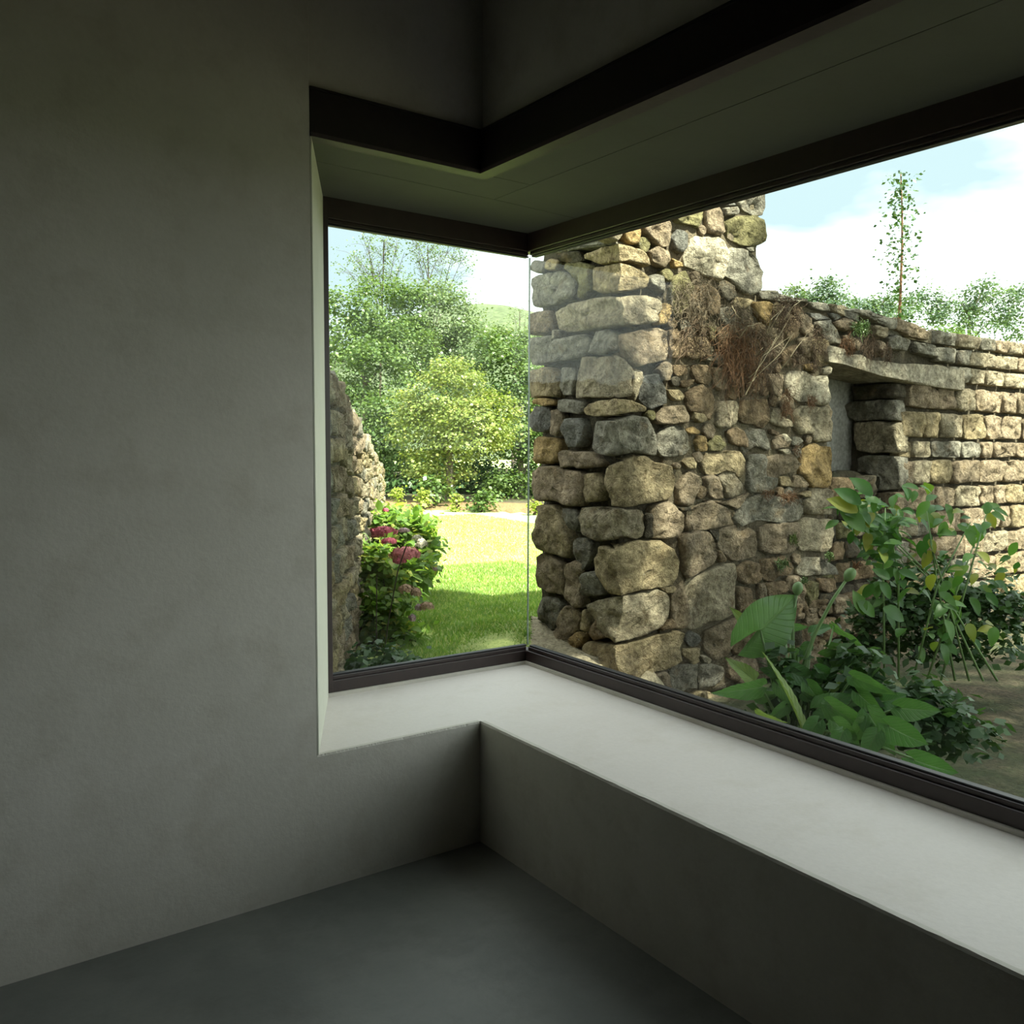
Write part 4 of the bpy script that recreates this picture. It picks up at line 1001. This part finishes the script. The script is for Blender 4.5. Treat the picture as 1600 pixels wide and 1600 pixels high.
def bush(name, label, cat, dep, blobs, nl, size, flowers, stems, group, fill, seed):
    rd = random.Random(seed); base = at(blobs[0][0], 900, dep); base[2] = GZ
    root = empty(name, base, label, cat, group); C = []; 
    W = [b2[2]*b2[3] for b2 in blobs]
    for _ in range(nl):
        u, v, ru, rv, dd = rd.choices(blobs, W)[0]; dp = dep+dd
        d = np.array([rd.gauss(0, 1) for _ in range(3)]); d /= np.linalg.norm(d)
        if d@F_ > .35: d = d-2*(d@F_)*F_
        k = rd.uniform(.72, 1.04); c = at(u, v, dp)
        p_ = c+R_*d[0]*ru*dp/FPX*k+U_*d[2]*rv*dp/FPX*k-F_*abs(d[1])*ru*dp/FPX*.7*k
        if p_[2] < GZ+.03: continue
        out = p_-c; out /= np.linalg.norm(out); f = out*1.0+np.array([rd.gauss(0, .4), rd.gauss(0, .4), rd.uniform(-.4, .15)])
        place('leaf', HL[rd.randint(0, 2)], root, frame_mat(p_, f, (rd.gauss(0, .3), rd.gauss(0, .3), 1), size*rd.uniform(.7, 1.25)))
    bl = [(at(u, v, dep+dd), ru*(dep+dd)/FPX*.82, rv*(dep+dd)/FPX*.85, ru*(dep+dd)/FPX*.8) for u, v, ru, rv, dd in blobs]
    C, O = crown_points(bl, .9, .12, .055, .7, .8); k = C[:, 2] > GZ+.02
    fast_mesh('inner_foliage', leaf_quads(C[k], .06, outward=O[k]), 4, fill, root, origin=base, kind='stuff')
    for fl in flowers: flower_head(root, fl[0], fl[1], dep+fl[5], fl[2], fl[3], fl[4], 1)
    parts = []
    for pts, dd in stems:
        parts.append(tube_vf([at(u, v, dep+dd) for u, v in pts], [.0038]*len(pts), 5))
    for _ in range(14):
        u, v, ru, rv, dd = rd.choice(blobs); e = at(u+rd.uniform(-.5, .5)*ru, v+rd.uniform(-.4, .3)*rv, dep+dd); s = base+np.array([rd.uniform(-.15, .15), rd.uniform(-.15, .15), 0])
        parts.append(tube_vf([s, (s+e)/2+np.array([0, 0, .05]), e], [.008, .006, .004], 4))
    V, Fc = join_vf(parts); mesh_obj('stem', V, Fc, M_TWIG, root, origin=base)
    return root
bush('hydrangea_bush', 'nearer flowering hydrangea with pink and dried tan heads against the garden wall', 'shrub', 5.9,
     [(610, 905, 62, 52, .3), (600, 960, 50, 40, 0), (640, 890, 42, 42, .5), (585, 875, 34, 36, .3), (625, 990, 45, 36, 0), (590, 1000, 34, 30, 0)], 290, .085,
     [(634, 866, 25, 15, M_ROSE, -.1), (624, 876, 10, 8, M_PINK, -.15), (608, 846, 12, 7, M_PINK, .1), (635, 921, 12, 10, M_TAN, -.35), (650, 926, 8, 9, M_TAN, -.33), (667, 948, 11, 9, M_TAN, -.3), (654, 950, 5, 7, M_LILAC, -.3), (645, 966, 4, 7, M_LILAC, -.3), (659, 850, 9, 11, M_CREAM, .2)],
     [([(590, 1040), (588, 980), (589, 900)], -.33), ([(598, 1040), (607, 970), (622, 890), (636, 850)], -.36)], 'flowering hydrangeas', M_LEAF_HYD, 31)
bush('hydrangea_bush', 'farther flowering hydrangea with deep pink heads below the wall end', 'shrub', 7.6,
     [(625, 835, 48, 30, 0), (600, 820, 30, 24, 0), (660, 850, 30, 40, 0), (650, 830, 34, 26, .3), (670, 880, 16, 30, -.1), (610, 800, 20, 10, .3)], 220, .10,
     [(598, 830, 21, 9, M_PINK, -.45), (590, 836, 11, 6, M_ROSE, -.45), (631, 829, 9, 5, M_LILAC, -.3), (681, 888, 4, 10, M_LILAC, -.2), (603, 797, 4, 3, M_PINK, -.2), (652, 842, 8, 8, M_CREAM, -.45)],
     [], 'flowering hydrangeas', M_LEAF_HYD, 32)
tree('low_plant', 'dark ferny plant low below the hydrangeas at the window frame', 'plant', 5.0, [(590, 1040, 50, 30), (640, 1050, 40, 22), (560, 1050, 26, 26)], M_LEAF_LOW, .05, .09, 1.2, None, trunk=False, r=.01)
tree('leafy_plant', 'pale yellow-green leafy plant behind the hydrangeas at the lawn edge', 'plant', 10.5, [(648, 800, 18, 8), (630, 806, 20, 8), (640, 818, 26, 10)], M_LEAF_YEL, .10, .12, 1.2, None, trunk=False, r=.01)

# ================================================================= ARUM LILIES
def arum_leaf_vf(L, W, lobe=.35, fold=.35, arch=.2, wave=.03, curl=0, n=9):
    """arrow-shaped leaf: back lobes, waist at the stalk, long point"""
    prof = [(-lobe, .22), (-lobe*.75, .62), (-lobe*.35, .86), (0, .98), (.15, 1.0), (.32, .93), (.5, .76), (.68, .54), (.84, .28), (.94, .11), (1.0, .005)]
    V = []; Fc = []; UV = []; K = 6
    pt = np.array([q[0] for q in prof]); pw = np.array([q[1] for q in prof]); NR = 28
    for i in range(NR+1):
        t = pt[0]+(1-pt[0])*i/NR; w2 = float(np.interp(t, pt, pw))*W*.5
        for k in range(-K, K+1):
            q = k/K; inner = (-t/lobe)*.20*W*.5 if t < 0 else 0       # notch between the back lobes
            x = math.copysign(inner+max(0, w2-inner)*abs(q), q) if q else 0
            y = t*L if (t >= 0 or q) else 0
            z = -arch*L*(t if t > 0 else t*.6)**2 + fold*abs(x) - curl*x*x/W*4 + wave*math.sin(t*11+abs(q)*2+W*90)*abs(q)**2*L*.5
            z += .0016*math.cos((t*8-abs(q)**.8*2.6)*6.283)*abs(q)
            if t < 0: z -= abs(t)*.2*L
            V.append((x, y, z)); UV.append((q, t))
    m_ = 2*K+1
    for i in range(NR):
        for k in range(m_-1): a = i*m_+k; Fc.append((a, a+1, a+m_+1, a+m_))
    return V, Fc, UV
arum = empty('arum_lily', at(1270, 1150, 3.9)*[1, 1, 0]+[0, 0, .05], 'clump of arum lilies with large arrow-shaped leaves outside the right pane', 'plant')
def arum_leaf(bu, bv, tu, tv, wpx, dep=3.9, ddep=0., roll=0., mat=None, lobe=.3, fold=.25, arch=.12, wave=.03, stalk=True, label=None, curl=0):
    b_ = at(1080+bu/3.81, 820+bv/3.81, dep); t_ = at(1080+tu/3.81, 820+tv/3.81, dep+ddep)
    L = np.linalg.norm(t_-b_); W = wpx/3.81*dep/FPX
    f = (t_-b_)/L; up = -F_*math.cos(roll)+np.cross(f, -F_)*math.sin(roll)
    V, Fc, UV = arum_leaf_vf(L, W, lobe, fold, arch, wave, curl)
    r = np.cross(f, up); r /= np.linalg.norm(r); u = np.cross(r, f)
    P = np.array([b_+r*x+f*y+u*z for x, y, z in V])
    o = mesh_obj('leaf', P, Fc, mat or M_ARUM, arum, smooth=True, origin=b_)
    uvl = o.data.uv_layers.new(name='UVMap')
    uvl.data.foreach_set('uv', np.array([UV[l.vertex_index] for l in o.data.loops], dtype=np.float32).ravel())
    if label: o['label'] = label
    if stalk:
        g0 = at(1080+620/3.81+(bu-620)/3.81*.35, 1140, 3.95); g0[2] = .15
        mid = (g0+b_)/2+np.array([0, 0, .06]); V, Fc = tube_vf([g0, mid, b_-u*.004], [.009, .007, .004], 6)
        mesh_obj('leaf_stalk', V, Fc, M_STALK, o, smooth=True, origin=b_)
    return o
arum_leaf(415, 625, 642, 418, 330, 4.0, .04, .1, lobe=.62, fold=.12, arch=.1, label='largest heart-shaped leaf')
arum_leaf(330, 600, 236, 486, 70, 4.15, 0, .3, M_ARUM_PALE, stalk=False)
arum_leaf(370, 925, 207, 778, 115, 3.9, .05, .6, M_ARUM_PALE, lobe=.05, label='yellow-green leaf')
arum_leaf(650, 1200, 472, 735, 125, 3.7, .05, 1.15, M_ARUM_PALE, lobe=.03, fold=.5, wave=.01, label='tall pale folded leaf')
arum_leaf(420, 965, 135, 1020, 135, 3.8, -.1, -.35, lobe=.12)
arum_leaf(400, 1030, 545, 1000, 80, 3.85, 0, .3, lobe=.2)
arum_leaf(400, 1110, 575, 1200, 62, 3.55, 0, .9, M_ARUM_PALE, lobe=.12, stalk=False)
arum_leaf(600, 880, 790, 950, 130, 3.9, 0, -.2, lobe=.2)
arum_leaf(540, 895, 408, 855, 90, 3.95, 0, .2, lobe=.2)
arum_leaf(800, 790, 1062, 850, 120, 4.0, 0, .1, lobe=.2)
arum_leaf(590, 605, 700, 615, 65, 4.1, 0, .5, lobe=.1)
arum_leaf(720, 640, 860, 590, 80, 4.1, 0, -.8, lobe=.15)
arum_leaf(850, 600, 1092, 752, 62, 4.05, .05, 1.0, lobe=.1, arch=-.12, wave=.05)
arum_leaf(960, 905, 1225, 1020, 100, 3.75, -.1, .2, lobe=.12, wave=.06)
arum_leaf(840, 1090, 1120, 1265, 165, 3.65, -.1, .5, lobe=.25, arch=.15)
arum_leaf(760, 1090, 990, 1010, 140, 3.75, 0, -.3, lobe=.2)
arum_leaf(830, 980, 985, 885, 66, 3.85, 0, .7, M_ARUM_PALE, lobe=.05)
arum_leaf(1060, 1130, 1215, 1380, 170, 3.5, -.05, .3, lobe=.2, arch=.1)
arum_leaf(745, 860, 900, 925, 90, 3.9, 0, .1, lobe=.15)
arum_leaf(660, 1010, 760, 1080, 60, 3.8, 0, .5, lobe=.1)
arum_leaf(860, 1180, 1010, 1320, 120, 3.5, 0, .2, lobe=.2)
arum_leaf(1180, 1200, 1420, 1330, 190, 3.4, 0, .4, lobe=.25)
arum_leaf(1250, 1090, 1500, 1120, 150, 3.6, 0, .2, lobe=.25)
arum_leaf(1330, 1400, 1600, 1500, 190, 3.2, 0, .4, lobe=.25)
for a in [(520, 960, 640, 1110, 90, 3.8, .3), (700, 960, 820, 1130, 110, 3.8, .2), (930, 1080, 1060, 980, 100, 3.8, .4), (1000, 1010, 1150, 1150, 110, 3.7, .3), (560, 1080, 450, 1180, 90, 3.7, -.2),
          (750, 1180, 640, 1330, 120, 3.55, .3), (900, 1240, 830, 1400, 120, 3.45, .2), (1100, 1250, 1010, 1420, 130, 3.4, .5), (700, 720, 620, 800, 70, 4.1, .4), (480, 700, 420, 800, 70, 4.1, .2), (1150, 1050, 1300, 1020, 110, 3.8, .1),
          (560, 640, 470, 760, 110, 4.12, .4), (640, 760, 560, 860, 80, 4.1, -.2), (880, 930, 760, 1010, 90, 3.9, .1), (1040, 1180, 940, 1300, 120, 3.5, .2)]:
    arum_leaf(*a[:6], 0, a[6], lobe=.22, wave=.05, arch=.2)
def stalked_bud(pts, bud, r, dep, tuft):
    P = [at(1080+a/3.81, 820+b2/3.81, dep) for a, b2 in pts]; V, Fc = tube_vf(P, list(np.linspace(.010, .0065, len(P))), 8)
    s = mesh_obj('flower_stalk', V, Fc, M_STALK, arum, smooth=True, origin=P[0])
    d = P[-1]-P[-2]; d /= np.linalg.norm(d); L = r*2.6; pr = [(0, .3), (.12, .55), (.3, .9), (.5, 1), (.72, .88), (.9, .6), (1., .12)]
    V, Fc = tube_vf([P[-1]+d*L*t for t, _ in pr], [r*k for _, k in pr], 10); o = mesh_obj('seed_head', V, Fc, M_STALK, s, smooth=True, origin=P[-1])
    if tuft:
        e = P[-1]+d*L; parts = []
        for k in range(14):
            q = e+np.array([random.gauss(0, .012), random.gauss(0, .012), random.gauss(0, .018)])+d*.012; parts.append(tube_vf([e-d*.008, (e+q)/2+d*.012, q+d*.014], [.004, .0035, .002], 4))
        V, Fc = join_vf(parts); mesh_obj('withered_tip', V, Fc, M_ROOT_RED, s, origin=e, label='rusty withered tip')
stalked_bud([(640, 960), (680, 800), (740, 640), (840, 450), (918, 335)], None, .026, 3.95, True)
stalked_bud([(612, 860), (604, 700), (604, 540), (626, 420)], None, .024, 4.05, False)
tree('low_plant', 'shaded leafy undergrowth beneath the arum lilies', 'plant', 3.95, [(1270, 1110, 60, 50), (1330, 1130, 60, 70), (1390, 1160, 60, 80), (1225, 1110, 34, 40), (1340, 1060, 50, 50), (1440, 1150, 70, 90), (1500, 1200, 80, 100), (1230, 1050, 26, 30)], M_LEAF_LOW, .06, .09, 1.2, None, trunk=False, r=.01)
tree('low_plant', 'dark leafy undergrowth in front of the doorway', 'plant', 5.6, [(1350, 1040, 40, 60), (1400, 1010, 60, 100), (1460, 1020, 70, 140), (1540, 1040, 80, 140), (1340, 980, 26, 40), (1390, 920, 30, 50)], M_LEAF_DARK, .06, .12, 1.0, None, trunk=False, r=.01)

# ================================================================= CLIMBER at the doorway
climb = empty('leafy_climber', at(1400, 1000, 5.1)*[1, 1, 0]+[0, 0, .2], 'green leafy climber with a few yellow leaves in front of the doorway', 'plant')
CLM = [leaf_mesh('climber_leaf', M_CLIMB, W=.55, droop=d_, fold=f_, wave=.02) for d_, f_ in ((.3, .3), (.5, .15), (.15, .35))]
rd = random.Random(12)
cl_blobs = [(1375, 790, 34, 26), (1340, 790, 28, 18), (1330, 810, 22, 16), (1385, 840, 26, 34), (1350, 830, 20, 24), (1390, 880, 20, 26), (1440, 800, 44, 46), (1440, 880, 50, 50), (1500, 840, 50, 60), (1430, 960, 50, 50), (1500, 940, 60, 60), (1550, 860, 50, 60), (1370, 920, 16, 16)]
for k in range(285):
    u, v, ru, rv = rd.choices(cl_blobs, [b2[2]*b2[3]*(3.2 if b2[0] < 1400 else .7) for b2 in cl_blobs])[0]
    uu, vv = u+rd.uniform(-1, 1)*ru, v+rd.uniform(-1, 1)*rv; dp = 4.75+rd.uniform(0, .45); p_ = at(uu, vv, dp)
    f = np.array([rd.gauss(-.3, .6), rd.gauss(-.3, .6), rd.uniform(-.9, .3)])
    place('leaf', CLM[rd.randint(0, 2)], climb, frame_mat(p_, f, (rd.gauss(-.4, .3), rd.gauss(-.5, .3), 1), rd.uniform(.065, .115)))
for (u, v, du, dv, s) in [(1340, 800, -30, -18, .15), (1345, 788, -28, -22, .14), (1362, 775, -16, -18, .13), (1350, 830, -40, -48, .16), (1375, 910, 14, 16, .10), (1390, 905, -18, -14, .09), (1380, 950, 22, 10, .13), (1340, 940, 30, 20, .12), (1350, 960, -10, -30, .12)]:
    p_ = at(u, v, 4.7); q = at(u+du, v+dv, 4.7); place('leaf', CLM[0], climb, frame_mat(p_, q-p_, -F_+np.array([0, 0, .5]), s*1.1))
parts = []
for k in range(9):
    s = at(1380+k*22, 1120, 5.1); s[2] = .2; e = at(1345+rd.uniform(0, 200), 790+rd.uniform(0, 60), 4.95)
    parts.append(tube_vf([s, (s+e)/2+np.array([rd.uniform(-.08, .08), 0, .1]), e], [.007, .006, .003], 5))
V, Fc = join_vf(parts); mesh_obj('stem', V, Fc, M_STALK, climb, smooth=True)

# ================================================================= ROOT TUFTS, STRAW, MOSS on the wall
def tuft(label, u, v, ru, rv, n, mat, seed, droop=1.0, name='dry_root_tuft', cat='roots', thick=.0016, out=.05, group='dry roots hanging on the stone wall'):
    rd = random.Random(seed); parts = []
    for k in range(int(n*.8)):
        a = rd.uniform(0, 6.28); q = math.sqrt(rd.random())
        s = onp(u+ru*q*math.cos(a)*.8, v+rv*q*math.sin(a)*.8-rv*.15, 1, YW-.05); L = rd.uniform(.3, 1.)*max(ru, rv)*.0042*1.2
        P = [s]; d = np.array([rd.gauss(0, 1.1), -abs(rd.gauss(0, .5)), rd.gauss(.0, 1.0)]); L *= rd.uniform(.6, 1.25)
        for j in range(5):
            d = d*.6+np.array([rd.gauss(0, .55), rd.gauss(0, .3), -.26*droop+rd.gauss(0, .5)]); dn = d/np.linalg.norm(d)
            nx = P[-1]+dn*L/4; nx[1] = min(nx[1], YW-.035); nx[1] = max(nx[1], YW-.04-out*1.5); P.append(nx)
        parts.append(tube_vf(P, [thick, thick, thick*.9, thick*.8, thick*.6, thick*.4], 3))
    V, Fc = join_vf(parts); o = mesh_obj(name, V, Fc, mat, None, origin=onp(u, v, 1, YW)); tag(o, label, cat, group); return o
tuft('tangled grey-brown root mat beside the large pale stone high on the pier', 1082, 470, 42, 40, 300, M_ROOT_GREY, 1)
tuft('dark brown hanging roots in the mossy hollow below the topmost root mat', 1088, 530, 34, 34, 170, M_ROOT, 2)
tuft('rusty root curtain hanging down at mid wall beneath the pier', 1150, 555, 34, 55, 420, M_ROOT_RED, 3, 1.5)
tuft('brown root curtain just right of the rusty one', 1188, 560, 26, 60, 260, M_ROOT, 4, 1.5)
tuft('brown root mass under the coping where pale straw springs out', 1228, 495, 28, 34, 260, M_ROOT, 5)
tuft('thin roots hanging left of the topmost ochre wedge stone', 1148, 495, 30, 26, 170, M_ROOT_GREY, 6)
tuft('brown root ball left of the blue-grey stone under the coping', 1277, 537, 15, 30, 190, M_ROOT, 7)
tuft('brown tuft hanging left of the green grass tuft above the lintel', 1325, 540, 13, 20, 120, M_ROOT_RED, 8)
tuft('dark brown tuft hanging right below the green grass tuft', 1356, 540, 14, 28, 170, M_ROOT, 9)
tuft('dark brown tuft at the right end of the lintel top', 1386, 556, 9, 20, 100, M_ROOT, 10)
tuft('round brown tuft stuck on the pale stone beside the doorway', 1268, 628, 9, 12, 110, M_ROOT_RED, 11)
tuft('long rusty tuft hanging left of the round tuft by the doorway', 1229, 632, 8, 24, 130, M_ROOT_RED, 12)
tuft('small rusty tuft midway down the wall near the doorway', 1245, 704, 8, 9, 70, M_ROOT_RED, 13)
tuft('small rusty tuft, left one of the low pair on the wall', 1200, 773, 11, 7, 90, M_ROOT_RED, 14, .4)
tuft('small rusty tuft, right one of the low pair on the wall', 1230, 778, 17, 9, 150, M_ROOT_RED, 15, .4)
tuft('olive-brown tuft under the root ball left of the lintel', 1250, 560, 12, 18, 110, M_ROOT, 16)
tuft('olive-brown tuft touching the lintel left end', 1275, 570, 9, 14, 80, M_ROOT, 17)
tuft('bright green grass tuft growing above the lintel', 1345, 515, 15, 13, 200, M_MOSS, 18, .1, 'grass_tuft', 'grass', .003, .07, None).data.materials[0] = M_LEAF_LAUREL
for i, (lab, u, v, ru, rv) in enumerate([('small moss ball on the lower wall left of the doorway', 1240, 843, 6, 9), ('small green fern low on the wall below the moss ball', 1222, 882, 10, 8), ('tiny fern beside the pale block low on the wall', 1257, 908, 7, 6), ('green weed growing at the foot of the door jamb', 1296, 870, 8, 8)]):
    o = tuft(lab, u, v, ru, rv, 90, M_LEAF_LAUREL if i else M_MOSS, 30+i, .3, 'wall_fern' if i else 'moss_cushion', 'fern' if i else 'moss', .0035, .06, None)
# pale dry stalks
stk = [((1200, 520), (1212, 500), (1226, 478)), ((1197, 523), (1205, 500), (1220, 485)), ((1170, 590), (1181, 581), (1216, 526), (1238, 490)), ((1165, 617), (1192, 556), (1237, 524)), ((1185, 585), (1220, 552), (1240, 520)), ((1192, 554), (1206, 540), (1215, 525)), ((1220, 578), (1235, 558), (1262, 520)), ((1155, 528), (1168, 510), (1190, 504)), ((1225, 500), (1240, 478), (1254, 468)), ((1180, 556), (1188, 547), (1192, 543)), ((1168, 600), (1176, 596), (1182, 588)), ((1143, 478), (1150, 490), (1156, 498))]
SL = ['long', 'thin', 'longest', 'steep', 'slanting', 'short crossing', 'lower slanting', 'curved arching', 'topmost', 'short thick', 'lowest', 'upper left short']
SP = ['springing below the coping', 'beside the long top stalk', 'rising from the mid-wall roots to the coping', 'crossing the rusty root curtain', 'right of the rusty root curtain', 'in front of the brown root curtain', 'ending under the root ball', 'arching at the left of the ochre wedge stone', 'just under the coping', 'pointing left below the wedge stone', 'near the foot of the rusty curtain', 'left of the topmost root mass']
for i, pts in enumerate(stk):
    q = [onp(u, v, 1, YW-.10-.05*math.sin(k*1.6)) for k, (u, v) in enumerate(pts)]; fine = []
    for k in range(len(q)-1):
        for t in (0, .33, .66): fine.append(q[k]+(q[k+1]-q[k])*t+nvec(q[k]*3+t, 9)*.006)
    fine.append(q[-1]); V, Fc = tube_vf(fine, list(np.linspace(.0032, .0014, len(fine))), 5)
    o = mesh_obj('straw_stalk', V, Fc, M_STRAW, origin=fine[0]); tag(o, f'{SL[i]} pale dry grass stalk {SP[i]}', 'straw', 'dry grass stalks on the wall')
